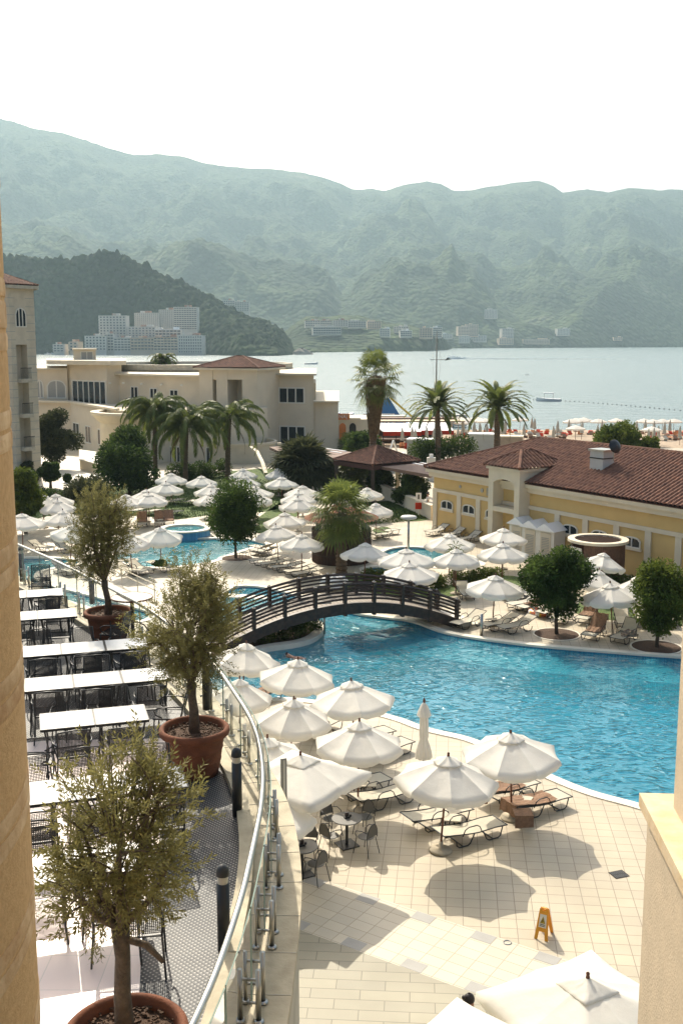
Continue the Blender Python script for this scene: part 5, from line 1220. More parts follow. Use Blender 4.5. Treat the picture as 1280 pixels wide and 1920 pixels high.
LO=[ # head px, feet px, type, label, towel
(763,1560,873,1530,0,'empty cream lounger left one under the lone left parasol of the front pair',0),
(822,1588,933,1559,0,'empty cream lounger closest to the camera, beside the round parasol foot',0),
(902,1510,998,1480,0,'cream lounger left of the towel draped table by the pool',1),
(956,1535,1056,1506,0,'cream lounger with brown towel at the right end of the near row',1),
(622,1503,722,1474,2,'cream lounger behind the left café table, with a side table next to it',0),
(662,1522,773,1493,0,'long cream lounger directly right of the café table',0),
(682,1432,762,1404,0,'cream lounger partly under the second parasol row',0),
(640,1408,732,1382,0,'cream lounger hidden mostly by the white canopy behind the square parasol',0),
(560,1392,634,1360,0,'cream lounger between two white canopies near the pool edge',0),
(455,1322,512,1308,0,'cream lounger with brown towel beyond the balustrade glass',1),
(897,1169,857,1180,2,'cream lounger first on the right of the bridge end',0),
(968,1173,905,1184,2,'cream lounger second on the right of the bridge end',0),
(1000,1177,936,1189,2,'cream lounger third on the right of the bridge end, closest to the water',0),
(1005,1136,960,1143,2,'cream lounger behind the orange swim ring, rear one',0),
(1022,1140,979,1149,2,'cream lounger with brown towel directly behind the orange swim ring',1),
(1058,1148,1012,1160,2,'cream lounger touching the orange swim ring',0),
(1078,1156,1038,1173,1,'upright cream lounger beside the big round tree trunk',0),
(1122,1150,1080,1178,1,'upright lounger fully covered with a brown towel, rear one',1),
(1132,1182,1096,1208,1,'upright lounger with brown towel next to a small wooden table',1),
(1192,1190,1150,1212,1,'upright lounger with patterned clothes heaped on its back',0),
(1160,1158,1172,1185,2,'cream lounger behind the clothes heaped one',0),
(1190,1152,1215,1182,2,'cream lounger left of the small orange table by the right tree',0),
(1242,1154,1262,1184,2,'cream lounger right of the right round tree trunk',0),
(862,1110,880,1128,2,'cream lounger next to the right end post of the footbridge',0),
(940,1120,966,1130,0,'cream lounger under the back of the lone parasol',0),
(975,1118,1000,1128,0,'cream lounger between lone parasol and big round tree',0),
(512,1040,468,1030,2,'cream lounger rear one by the lagoon, with sandals on it',0),
(518,1046,470,1038,2,'cream lounger front one by the lagoon pool',0),
(523,1054,469,1060,0,'first lounger from the left in the row left of the reed screen',0),
(543,1060,490,1067,0,'second lounger from the left in the row left of the reed screen',0),
(566,1067,512,1073,0,'third lounger from the left in the row left of the reed screen',0),
(588,1073,536,1081,0,'fourth lounger from the left in the row left of the reed screen',0),
(604,1077,548,1087,0,'last lounger in the row left of the reed screen, nearest the bridge',0),
(205,1062,249,1059,2,'dark framed lounger behind the farthest olive trunk',0),
(222,1075,268,1080,2,'dark framed lounger above the lower handrail behind the farthest olive',0),
(247,1070,280,1078,2,'lounger between the farthest olive and the thin pole parasol',0),
(286,1066,318,1072,0,'lounger with a green towel under the thin pole parasol',0),
(301,970,339,965,0,'lounger at the lawn edge behind the brown backed loungers',0),
(268,968,296,963,0,'lounger at the lawn edge left of its neighbour',0),
(316,948,340,942,0,'lounger out on the shaded lawn, left one',0),
(344,950,368,944,0,'lounger out on the shaded lawn, right one',0),
(240,966,262,962,0,'lounger at the lawn edge farthest left',0),
(265,980,268,992,1,'upright lounger with brown towel left of the whirlpool, left one',1),
(298,978,300,991,1,'upright lounger with brown towel left of the whirlpool, middle one',1),
(316,977,318,990,1,'upright lounger with brown towel left of the whirlpool, right one',1),
(841,998,797,1006,2,'lounger against the left corner of the yellow building',0),
(872,1004,828,1012,2,'second lounger along the yellow wall',0),
(900,1012,858,1020,2,'third lounger along the yellow wall',0),
(707,1005,740,1001,2,'lounger in front of the fan palm right side, rear one',0),
(690,1013,722,1009,2,'lounger in front of the fan palm right side, front one',0),
(102,1070,141,1082,2,'lounger on the small island beyond the balustrade, left one',0),
(150,1078,190,1092,2,'lounger on the small island beyond the balustrade, right one',0),
(60,1030,95,1036,2,'lounger beyond the left end of the handrail',0),
(100,1028,140,1040,2,'lounger with arm loops beyond the handrail left of the olive',0),
(80,985,98,975,0,'lounger in shade under the left garden parasols, left one',0),
(100,984,118,974,0,'lounger in shade under the left garden parasols, right one',0),
(600,1108,655,1104,2,'lounger with crumpled white towel behind the bridge rail',0),
(645,1118,690,1112,2,'lounger seen through the middle of the bridge rail',0),
(425,978,410,968,0,'lounger at the far lawn edge left of the dense round tree',0),
(462,930,470,945,1,'grey covered lounger on the grass behind the parasols',0),
]
tws=[]
for i,(hx,hy,fx,fy,ty,lb,tw_) in enumerate(LO):
    h=P(hx,hy);f=P(fx,fy); c=(h+f)/2; pr=(LF,LU,LM)[ty]; az=math.atan2(f.y-h.y,f.x-h.x)
    o=place(pr,c,az,lb,'cream sling sun loungers','sun lounger')
    if tw_: tws.append((c,az,ty,i))
def towel(c,az,ty,m,label):
    back=(R(8),R(48),R(25))[ty]; hb=Vector((-.28,0,.34)); hd=hb+Vector((-math.cos(back)*.74,0,math.sin(back)*.74)); P_=[(hd+Vector((-.06,0,-.3))),(hd+Vector((-.04,0,.03))),hb.lerp(hd,.5)+Vector((0,0,.04)),hb+Vector((0,0,.035)),Vector((.15,0,.33)),Vector((.45,0,.35))]
    rng=random.Random(int(c.x*100)); vs=[];K=9; mb=MB()
    for p_ in P_:
        for k in range(K): vs.append((p_.x+rng.uniform(-.02,.02),(-1+2*k/(K-1))*.34,p_.z+rng.uniform(0,.04)))
    mb.add(vs,[(a*K+k,(a+1)*K+k,(a+1)*K+k+1,a*K+k+1) for a in range(len(P_)-1) for k in range(K-1)])
    o=mb.build('towel',m); o.location=c; o.rotation_euler=(0,0,az); tag(o,label,'towel')
TL={2:'brown towel folded on the left lounger by the pool edge',3:'brown towel spread on the right lounger of the near row',9:'brown towel seen through the balustrade glass',14:'brown towel on the lounger behind the swim ring',17:'brown towel hung over the rear upright lounger',18:'brown towel over the upright lounger beside the wooden table',42:'brown towel on the leftmost upright lounger by the whirlpool',43:'brown towel on the middle upright lounger by the whirlpool',44:'brown towel on the right upright lounger by the whirlpool'}
for c,az,ty,i in tws: towel(c,az,ty,'towel_brown',TL[i])
def heap(name,px,py,z,m,label,cat,s,seed):
    rng=random.Random(seed); mb=MB(); p=P(px,py,z); n=14; vs=[]
    for j in range(9):
        for k in range(n): a=2*PI*k/n; ph=PI*j/16; r_=s*math.cos(ph)*(1+rng.uniform(-.25,.25)); vs.append((r_*math.cos(a),r_*math.sin(a)*.7,s*.7*math.sin(ph)*(1+rng.uniform(-.25,.3))))
    mb.add(vs,[(j*n+k,j*n+(k+1)%n,(j+1)*n+(k+1)%n,(j+1)*n+k) for j in range(8) for k in range(n)]+[tuple(range(n))[::-1]]); o=mb.build(name,m); o.location=p; tag(o,label,cat)
mat('patterned',(.35,.25,.16),.9,.5,9,col2=(.05,.04,.04))
heap('clothes_heap',1178,1192,.62,'patterned','heap of patterned clothes on the back of an upright lounger','clothes',.34,4)
heap('clothes_heap',627,1098,.45,'towel_white','crumpled white towels piled behind the bridge rail','towel',.75,5)
heap('clothes_heap',300,1060,.42,'leaf_dark','dark green towel heap at the foot of the thin pole parasol','towel',.45,6)
heap('clothes_heap',1000,1132,.42,'towel_brown','folded brown towel beside the small table near the swim ring','towel',.28,7)
# swim ring
p=P(1010,1153); r_=MB(); K=36; vs=[];fs=[]
for i in range(K):
    a=2*PI*i/K
    for j in range(12): b=2*PI*j/12; rr2=.40+.14*math.cos(b); vs.append((rr2*math.cos(a),rr2*math.sin(a),.14+.14*math.sin(b)))
for i in range(K):
    for j in range(12): fs.append((i*12+j,((i+1)%K)*12+j,((i+1)%K)*12+(j+1)%12,i*12+(j+1)%12))
r_.add(vs,fs); r_.mi=[(1 if (f//12)%6<2 else (2 if (f//12)%6<3 else 0)) for f in range(len(fs))]
o=r_.build('swim_ring',['orange_ring','white_plastic','yellow_p'],smooth=True); o.location=p; tag(o,'orange and white inflatable swim ring lying between loungers','swim ring')
# side tables
def make_side():
    t=empty('side_table',(0,0,0)); MB().box((0,0,.40),(.45,.45,.025)).build('top','sling',t)
    for a in (-1,1):
        for b in (-1,1): MB().tube([(a*.2,b*.2,.39),(a*.2,b*.2,0)],.013,6).build('leg','black_metal',t)
    return t
SD=make_side()
for px,py,lb in ((848,1560,'small square side table between the two empty loungers nearest the camera'),(980,1524,'small square side table between the towel loungers by the pool'),(690,1494,'small square side table beside the parasol pole behind the café tables'),(1168,1196,'small brown side table between the two upright loungers'),(1040,1150,'small side table behind the big round tree trunk'),(1207,1176,'small side table near the right round tree trunk'),(920,1176,'small side table between loungers at the bridge end'),(731,972,'small white topped side table alone on the lawn'),(513,1038,'white topped side table by the lagoon pool'),(546,1064,'small side table in the middle of the lounger row'),(458,1048,'small side table beside the dense round tree bed'),(828,998,'small side table against the yellow building'),(300,985,'small side table between the brown towel loungers'),(880,1124,'small dark side table near the bridge end post')):
    place(SD,P(px,py),random.uniform(-.5,.5),lb,'small square side tables by the loungers','side table')
p=P(980,1524,.42); o=MB(); o.box((0,0,.01),(.5,.5,.02)); o.add([(-.25,-.252,.02),(.25,-.252,.02),(.25,-.27,-.3),(-.25,-.27,-.33)],[(0,1,2,3)]); q=o.build('towel','towel_brown'); q.location=p; tag(q,'brown towel draped over the side table by the pool','towel')
# ================================================================ CAFE TABLES ON THE DECK
def make_cafe_chair():
    t=empty('cafe_chair',(0,0,0))
    MB().lathe([(.0,.44),(.2,.44),(.215,.45),(.2,.465),(.0,.465)],20).build('seat','cafe_seat' if 'cafe_seat' in MATS else (mat('cafe_seat',(.13,.125,.11),.5,.1,6) and 'cafe_seat'),t)
    mb=MB(); n=12; vs=[]
    for i in range(n+1):
        a=PI*i/n; vs.append(Vector((-.2-.03*math.sin(a),.2*math.cos(a),.50+.36*math.sin(a))))
    b=MB(); b.add([(v.x,v.y,v.z) for v in vs],[tuple(range(n+1))]); b.add([(v.x-.008,v.y,v.z) for v in vs],[tuple(range(n+1))[::-1]]); b.build('backrest','chair_mesh2' if 'chair_mesh2' in MATS else (mat('chair_mesh2',(.12,.115,.10),.5,.1,6) and 'chair_mesh2'),t)
    mb.tube([(-.2,.2,.45)]+vs+[(-.2,-.2,.45)],.012,6); mb.build('back_frame','black_metal',t,True)
    for s in (-1,1):
        MB().tube([(.17,s*.17,.45),(.24,s*.22,0)],.011,6).build('leg','black_metal',t); MB().tube([(-.17,s*.17,.45),(-.27,s*.22,0)],.011,6).build('leg','black_metal',t)
        MB().tube([(-.2,s*.2,.66),(-.05,s*.25,.70),(.12,s*.25,.66),(.2,s*.21,.55),(.17,s*.17,.45)],.011,6).build('armrest','black_metal',t,True)
    return t
CC=make_cafe_chair()
def make_cafe_table():
    t=empty('cafe_table',(0,0,0)); MB().lathe([(0,.72),(.39,.72),(.40,.735),(.39,.75),(0,.75)],36).build('top','cafe_seat',t); MB().tube([(0,0,.03),(0,0,.72)],.04,8).build('column','black_metal',t); MB().box((0,0,.015),(.5,.5,.03),.5).build('base','black_metal',t); return t
CT_=make_cafe_table()
tc1=P(650,1585);tc2=P(566,1640)
place(CT_,tc1,0,'round grey café table with four chairs under the big square parasol','round café tables','café table'); place(CT_,tc2,0,'round grey café table cut by the terrace ledge','round café tables','café table')
for c,px,py,lb in ((tc1,620,1565,'café chair with looped back at the far left of the middle table'),(tc1,683,1562,'café chair at the far right of the middle table next to the lounger'),(tc1,620,1598,'café chair nearest the camera on the left of the middle table'),(tc1,686,1600,'café chair nearest the camera on the right of the middle table'),(tc2,578,1612,'café chair behind the ledge side table'),(tc2,592,1652,'café chair nearest the camera at the ledge side table'),(None,549,1545,'café chair mostly hidden under the square parasol')):
    p=P(px,py); cc=c or tc1; az=math.atan2(cc.y-p.y,cc.x-p.x); place(CC,p,az,lb,'round backed café chairs','chair')
for tcx,lb in ((tc1,'dark napkin holder on the middle café table'),(tc2,'dark napkin holder on the café table by the ledge')):
    n_=empty('napkin_holder',(tcx.x,tcx.y,.75),.4,lb,'napkin holder'); MB().box((0,0,.02),(.14,.10,.04)).build('tray','black_metal',n_); MB().box((0,.0,.09),(.10,.02,.12)).build('menu_card','wood_dark',n_); MB().lathe([(.03,.04),(.03,.1),(.0,.1)],12,(.09,-.03,0)).build('pot','black_metal',n_)
# ================================================================ TERRACE TABLES AND CHAIRS
def make_table():
    t=empty('terrace_table',(0,0,0)); TW=.76
    MB().box((0,0,.735),(TW,TW*.92,.025)).build('top','marble_top',t)
    mb=MB(); 
    for a,b in (((-1,-1),(1,-1)),((1,-1),(1,1)),((1,1),(-1,1)),((-1,1),(-1,-1))): mb.bar((a[0]*TW/2,a[1]*TW*.46,.728),(b[0]*TW/2,b[1]*TW*.46,.728),.02,.04)
    mb.build('frame','black_metal',t)
    for a in (-1,1):
        for b in (-1,1): MB().tube([(a*.33,b*.3,.71),(a*.28,b*.26,.4),(a*.32,b*.3,0)],.014,5).build('leg','black_metal',t)
    return t
def mesh_quad(A,B,Cc,D,mb=None):
    mb=mb or MB(); mb.uv=mb.uv or []; mb.add([A,B,Cc,D],[(0,1,2,3)]); w1=(Vector(B)-Vector(A)).length; h1=(Vector(D)-Vector(A)).length; mb.uv.append([(0,0),(w1,0),(w1,h1),(0,h1)]); return mb
def make_tchair():  # faces +x
    t=empty('terrace_chair',(0,0,0))
    mesh_quad((-.2,-.22,.44),(.22,-.23,.45),(.22,.23,.45),(-.2,.22,.44)).build('seat','chair_mesh',t)
    mb=mesh_quad((-.21,-.22,.47),(-.21,.22,.47),(-.30,.21,.86),(-.30,-.21,.86)); mb.build('backrest','chair_mesh',t)
    f=MB(); f.tube([(-.2,-.22,.44),(-.215,-.225,.5),(-.305,-.215,.87),(-.31,0,.885),(-.305,.215,.87),(-.215,.225,.5),(-.2,.22,.44)],.013,6); f.build('back_frame','black_metal',t,True)
    f=MB(); f.tube([(-.2,-.22,.44),(.22,-.235,.45),(.22,.235,.45),(-.2,.22,.44)],.013,6,closed=True); f.build('seat_frame','black_metal',t,True)
    for s in (-1,1):
        MB().tube([(.2,s*.235,.45),(.235,s*.255,0)],.012,5).build('leg','black_metal',t); MB().tube([(-.2,s*.22,.44),(-.27,s*.25,0)],.012,5).build('leg','black_metal',t)
        MB().tube([(-.25,s*.225,.64),(-.1,s*.275,.66),(.12,s*.275,.65),(.2,s*.26,.60),(.18,s*.245,.52),(.08,s*.24,.47)],.012,5).build('armrest','black_metal',t,True)
    return t
TT=make_table(); TC=make_tchair(); tzz=TZ+.75
rows=[ # (front order name, [(px,py)...])
('row A',[(128,1348),(226,1339)],'frontmost row'),
('B',[(0,1292),(97,1281),(186,1273),(272,1265)],'second row'),
('C',[(81,1222),(157,1214),(237,1207)],'third row'),
('D',[(48,1156),(107,1150)],'fourth row'),('E',[(84,1111),(52,1113)],'fifth row'),
('Y',[(110,1478),(205,1470),(290,1461)],'row behind the nearest olive crown'),('Z',[(112,1625),(204,1612)],'nearest row under the nearest olive crown')]
pos=['leftmost','second','third','rightmost']
rowdir=(P(318,1262,tzz)-P(52,1285,tzz)); raz=math.atan2(rowdir.y,rowdir.x); rd=rowdir.normalized(); rp=Vector((-rd.y,rd.x,0))
rng=random.Random(2)
for nm,tp_,rl in rows:
    n_=len(tp_); c0=P(*tp_[-1],tzz)
    for i,(px,py) in enumerate(tp_):
        c=c0-rd*.785*(n_-1-i) if nm not in('E',) else P(px,py,tzz)
        if nm=='E' and i==1: c=P(*tp_[0],tzz)-rd*.785
        c=Vector((c.x,c.y,TZ)); which='rightmost' if i==n_-1 else ('leftmost' if i==0 else ('second from right' if i==n_-2 else 'third from right'))
        place(TT,c,raz,f'square white marble topped table, {which} of the {rl}','square marble topped terrace tables','table')
        for s,side in ((1,'far side'),(-1,'near side')):
            if nm in('Z',) and s==-1 and i==0: continue
            q=c+rp*s*(.60+rng.uniform(-.03,.12))+rd*rng.uniform(-.06,.06); az=raz+(-PI/2 if s==1 else PI/2)+rng.uniform(-.15,.15)
            place(TC,q,az,f'mesh chair, {side}, {which} table, {rl}','black metal mesh chairs on the terrace','chair')
# extra chairs by the ends
for px,py,az,lb in ((318,1345,PI,'black mesh chair at the right end of the second row near the middle pot'),(262,1745,R(100),'rust lit mesh chair beside the nearest olive trunk'),(70,1430,R(10),'mesh chair against the ochre column with curly arms'),(215,1190,R(170),'black mesh chair in front of the farthest terracotta pot'),(75,1100,R(-80),'black mesh chair backing onto the balustrade at far left')):
    p=P(px,py,TZ+.4); place(TC,(p.x,p.y,TZ),az,lb,'black metal mesh chairs on the terrace','chair')
# round slatted table by the balustrade
c=P(247,1120,TZ+1.0); rt=empty('round_slatted_table',(c.x,c.y,TZ),raz,'round high table with pale slatted top beside the farthest olive','table'); r_=.43
tpm=MB()
for k in range(-5,6): y=.078*k; x=math.sqrt(max(.001,r_*r_-y*y)); tpm.box((0,y,1.0),(2*x,.055,.02))
tpm.build('slatted_top','frame_white',rt); K=40; MB().tube([(r_*math.cos(2*PI*i/K),r_*math.sin(2*PI*i/K),1.0) for i in range(K)],.02,6,closed=True).build('rim','wood_pole',rt)
MB().tube([(0,0,.03),(0,0,.99)],.04,8).build('column','black_metal',rt); MB().lathe([(0,0),(.25,0),(.25,.03),(0,.04)],24).build('base','black_metal',rt)
# ================================================================ SMALL THINGS ON THE DECK
p=P(1019,1755); ws=empty('wet_floor_sign',p,R(62),'yellow folding wet floor sign standing open on the tiles','warning sign')
def apanel(s):
    mb=MB(); h=.62; top=Vector((s*.03,0,h)); 
    def pt(u,v): return Vector((s*(.03+.17*(1-v)),u,h*v))
    quads=[((-.14,.28),(.14,.28),(.10,.98),(-.10,.98)),((-.155,0),(-.085,0),(-.06,.28),(-.14,.28)),((.085,0),(.155,0),(.14,.28),(.06,.28)),((-.10,.98),(-.04,.98),(-.04,1.05),(-.09,1.05)),((.04,.98),(.10,.98),(.09,1.05),(.04,1.05))]
    for q in quads:
        a=[pt(*w_) for w_ in q]; n_=Vector((s,0,.25)).normalized()*.012; mb.add([x for x in a]+[x+n_ for x in a],[(3,2,1,0),(4,5,6,7),(0,1,5,4),(1,2,6,5),(2,3,7,6),(3,0,4,7)])
    return mb,pt
for s in (-1,1):
    mb,pt=apanel(s); po=mb.build('panel','orange_plastic',ws); n_=Vector((s,0,.25)).normalized()
    g=MB(); g.add([pt(-.085,.42)+n_*.016,pt(.085,.42)+n_*.016,pt(.075,.86)+n_*.016,pt(-.075,.86)+n_*.016],[(0,1,2,3)]); lb=g.build('label','frame_white',po)
    g=MB(); g.add([pt(-.06,.56)+n_*.02,pt(.06,.56)+n_*.02,pt(0,.80)+n_*.02],[(0,1,2)]); g.build('warning_triangle','yellow_p',lb)
    g=MB(); a=pt(-.045,.575)+n_*.023;b=pt(.045,.575)+n_*.023;c_=pt(0,.765)+n_*.023; g.tube([a,b,c_],.006,4,closed=True); g.tube([pt(-.01,.70)+n_*.024,pt(.005,.66)+n_*.024,pt(-.012,.62)+n_*.024,pt(.02,.60)+n_*.024],.006,4); g.tube([pt(.005,.66)+n_*.024,pt(.022,.63)+n_*.024],.005,4)
    for v in (.52,.47): g.bar(pt(-.06,v)+n_*.02,pt(.06,v)+n_*.02,.004,.012)
    g.build('pictogram','black_metal',lb)
MB().bar((0,-.05,.66),(0,.05,.66),.05,.02).build('handle','orange_plastic',ws)
p=P(1160,1640,.006); dr=MB(); 
for i in range(7):
    for j in range(2): dr.box((-.15+.05*i,-.08+.16*j,.004),(.03,.14,.006))
dro=dr.build('bars','black_metal'); dg=empty('drain_grate',p,R(20),'small dark square drain grate set in the deck tiles','drain'); dro.parent=dg; MB().box((0,0,.002),(.4,.34,.004)).build('recess','dark_void',dg)
p=P(951,1768,.008); o=MB().lathe([(.07,0),(.085,.012),(.10,0)],24).build('floor_light','steel'); o.location=p; tag(o,'tiny round steel floor light in the diagonal tile strip','floor light')
# shower posts, ladder, poles
p=P(765,1052); sh_=empty('mushroom_lamp',p,0,'steel post with flat round disc top beside the small round pool','lamp post'); MB().tube([(0,0,0),(0,0,2.6)],.07,12).build('post','steel',sh_,True); MB().lathe([(.07,2.5),(.45,2.58),(.5,2.66),(.42,2.74),(0,2.78)],32).build('disc','grey_box',sh_,True)
p=P(902,1192); sp_=empty('pool_shower',p,0,'slim steel shower post at the pool edge near the bridge','shower'); MB().tube([(0,0,0),(0,0,.95)],.07,12).build('post','steel',sp_,True); MB().lathe([(.07,.95),(.05,1.0),(0,1.02)],12).build('cap','steel',sp_,True)
p=P(843,966); wsg=empty('notice_stand',P(842,967),0,'red and white notice stand on the lawn by the yellow building','notice stand')
wsg.location=P(784,967); MB().tube([(0,0,0),(0,0,1.1)],.04,8).build('post','frame_white',wsg); MB().box((0,-.04,1.45),(.42,.03,.6)).build('board','white_plastic',wsg); MB().box((0,-.06,1.45),(.12,.01,.35)).build('mark','black_metal',wsg); MB().box((0,-.03,.75),(.5,.04,.5)).build('lower_board','red_awning',wsg)
p=P(492,1238); 
# hand shower rail / lower guard rail beyond balustrade
gr=empty('lower_guard_rail',P(260,1085),0,'low steel guard rail on the deck beyond the glass balustrade','railing'); A=P(175,1070);B=P(290,1128); o=gr.location
for z in (.9,.6): MB().tube([(A.x-o.x,A.y-o.y,z),(B.x-o.x,B.y-o.y,z)],.03,6).build('rail','trim',gr)
for k in range(5): q=A.lerp(B,k/4)-o; MB().tube([(q.x,q.y,0),(q.x,q.y,.92)],.025,6).build('post','steel',gr)
# ================================================================ PEOPLE
def skin_body(name,verts,edges,m,parent=None,sub=2):
    me=bpy.data.meshes.new(name); me.from_pydata([v[0] for v in verts],edges,[]); me.materials.append(MATS[m]); o=bpy.data.objects.new(name,me); COL.objects.link(o)
    if parent:o.parent=parent
    o.modifiers.new('skin','SKIN').use_smooth_shade=True
    for i,v in enumerate(verts): r_=v[1]; me.skin_vertices[0].data[i].radius=(r_,r_) if not isinstance(r_,tuple) else r_
    me.skin_vertices[0].data[0].use_root=True
    s=o.modifiers.new('sub','SUBSURF'); s.levels=1; s.render_levels=sub; return o
def person_stand(name,loc,rz,label,shirt,shorts,hair='short',arm=0):
    t=empty(name,loc,rz,label,'person'); H=1.0
    V=[((0,0,.98),(.16,.11)),((0,0,1.18),(.14,.10)),((0,0,1.40),(.17,.10)),((0,0,1.52),(.06,.06)),((0,.01,1.60),(.065,.07)),((0,.015,1.72),(.08,.095)),
       ((-.19,0,1.44),.055),((-.25,0,1.18),.042),((-.24,.08,.95),.03),((-.235,.11,.86),.028),((.19,0,1.44),.055),((.25,0.02,1.18),.042),((.22,.15 if not arm else .3,1.0 if not arm else 1.2),.03),((.21,.19 if not arm else .38,.92 if not arm else 1.22),.028),
       ((-.10,0,.90),.095),((-.11,.02,.50),.062),((-.12,-.02,.10),.038),((-.12,.10,.04),.035),((.10,0,.90),.095),((.11,.02,.50),.062),((.12,-.02,.10),.038),((.12,.10,.04),.035)]
    E_=[(0,1),(1,2),(2,3),(3,4),(4,5),(2,6),(6,7),(7,8),(8,9),(2,10),(10,11),(11,12),(12,13),(0,14),(14,15),(15,16),(16,17),(0,18),(18,19),(19,20),(20,21)]
    skin_body('body',V,E_,'skin',t)
    skin_body('shirt',[((0,0,.95),(.175,.125)),((0,0,1.18),(.155,.115)),((0,0,1.40),(.18,.115)),((0,0,1.47),(.10,.09)),((-.19,0,1.43),.068),((-.235,0,1.25),.06),((.19,0,1.43),.068),((.235,.01,1.25),.06)],[(0,1),(1,2),(2,3),(2,4),(4,5),(2,6),(6,7)],shirt,t)
    skin_body('shorts',[((0,0,.98),(.18,.13)),((-.10,0,.88),.11),((-.11,.01,.58),.09),((.10,0,.88),.11),((.11,.01,.58),.09)],[(0,1),(1,2),(0,3),(3,4)],shorts,t)
    hb=MB(); n=14; vs=[]
    for j in range(7):
        ph=PI/2*j/6-.25
        for k in range(n): a=2*PI*k/n; r_=.102*math.cos(ph); vs.append((r_*math.cos(a)*.9,r_*math.sin(a)*1.02-.012,1.735+.118*math.sin(ph)))
    hb.add(vs,[(j*n+k,j*n+(k+1)%n,(j+1)*n+(k+1)%n,(j+1)*n+k) for j in range(6) for k in range(n)]); h=hb.build('hair','hair',t,True)
    if hair=='bun': skin_body('bun',[((0,-.11,1.80),.05),((0,-.15,1.83),.045)],[(0,1)],'hair',h); skin_body('hair_back',[((0,-.05,1.78),.09),((0,-.09,1.66),.06)],[(0,1)],'hair',h)
    fb=MB(); 
    for s in (-1,1): fb.tube([(s*.032,.096,1.735),(s*.032,.102,1.735)],.010,8)
    e_=fb
    return t
mat('shirt_white',(.7,.68,.62),.9,.1,8); mat('shorts_dark',(.10,.05,.035),.9,.2,8); mat('dress',(.35,.30,.22),.9,.2,8)
person_stand('person',P(801,968),R(95),'person in white shirt and dark shorts standing at the lawn by the yellow building corner','shirt_white','shorts_dark')
a=P(880,1874,1.74); person_stand('person',(a.x,a.y,0),R(-60),'dark haired person with a bun half hidden by the bottom edge parasols','dress','shorts_dark','bun')
# swimmer
c=P(535,1232,-.08); sw=empty('swimmer',c,R(0),'swimmer with dark hair doing a breaststroke below the planter','person')
Lw=1.0; dv=(P(640,1240,-.1)-c); sw.rotation_euler=(0,0,math.atan2(dv.y,dv.x))
V=[((1.0,0,-.16),.13),((.70,0,-.10),.15),((.42,0,-.05),(.16,.11)),((.26,0,.0),.06),((.13,0,.07),.10),((.0,0,.10),.085),((.45,-.2,-.08),.055),((.15,-.42,-.10),.042),((-.2,-.30,-.04),.034),((.45,.2,-.08),.055),((.15,.42,-.10),.042),((-.2,.30,-.04),.034),((1.1,-.09,-.2),.08),((1.5,-.15,-.2),.055),((1.9,-.12,-.12),.04),((1.1,.09,-.2),.08),((1.5,.15,-.2),.055),((1.9,.12,-.12),.04)]
skin_body('body',V,[(0,1),(1,2),(2,3),(3,4),(4,5),(2,6),(6,7),(7,8),(2,9),(9,10),(10,11),(0,12),(12,13),(13,14),(0,15),(15,16),(16,17)],'skin',sw)
skin_body('hair',[((.10,0,.13),.115),((.0,0,.15),.09)],[(0,1)],'hair',sw)
rng=random.Random(12); mb=MB()
for i in range(70):
    t_=rng.uniform(.2,3.0); y=rng.gauss(0,.10+.06*t_); s=rng.uniform(.01,.03); mb.box((t_,y,.01),(s*2.4,s,s*.8),rng.uniform(0,3))
mat('foam',(.85,.88,.88),.6,.05,5); o=mb.build('foam','foam'); o.location=(c.x,c.y,-.09); o.rotation_euler=sw.rotation_euler; tag(o,kind='stuff')
# ================================================================ BEACH, SEA CRAFT AND FAR TOWN
# beach club wall with sign and arches
A=W(634,800,132); A.z=0; bc=empty('beach_club',A,0,'small cream beach club building with arched openings and an orange sign','building')
def wq(px,py,Y): return W(px,py,Y)-A
x0=wq(632,790,132).x;x1=wq(690,790,132).x; zt=W(640,786,132).z; 
mb=MB(); mb.poly([(x0,0),(x1,0),(x1,6),(x0,6)],0,zt); mb.build('wall','trim',bc)
mb=MB(); mb.bar((x0,-.1,zt),(x1*.75,-.1,zt),.3,.35); mb.build('parapet','trim',bc)
for px,m_,lb in ((642,'orange_wall','door'),(661,'dark_void','archway')):
    c=wq(px,818,131.9); w_=.42;h0=W(px,826,132).z;h1=W(px,793,132).z; mb=MB(); n=10; vs=[(c.x-w_,-.03,h0),(c.x+w_,-.03,h0)]+[(c.x+w_*math.cos(PI*i/n),-.03,h1-w_*1.3+w_*1.3*math.sin(PI*i/n)) for i in range(n+1)]; mb.add(vs,[tuple(range(len(vs)))]); mb.build(lb,m_,bc)
c=wq(643,781,131.8); so_=MB().box((c.x,-.25,c.z),(1.6,.15,.75)).build('sign_board','orange_wall',bc)
tx=bpy.data.curves.new('sign_text','FONT'); tx.body='NA|'; tx.size=.62; tx.extrude=.02; tx.align_x='CENTER'; tx.align_y='CENTER'; to=bpy.data.objects.new('sign_text',tx); COL.objects.link(to); tx.materials.append(MATS['white_plastic']); bpy.context.view_layer.update(); me_=bpy.data.meshes.new_from_object(to); bpy.data.objects.remove(to); to=bpy.data.objects.new('sign_text',me_); COL.objects.link(to); to.parent=so_; to.location=(c.x,-.36,c.z); to.rotation_euler=(PI/2,0,0)
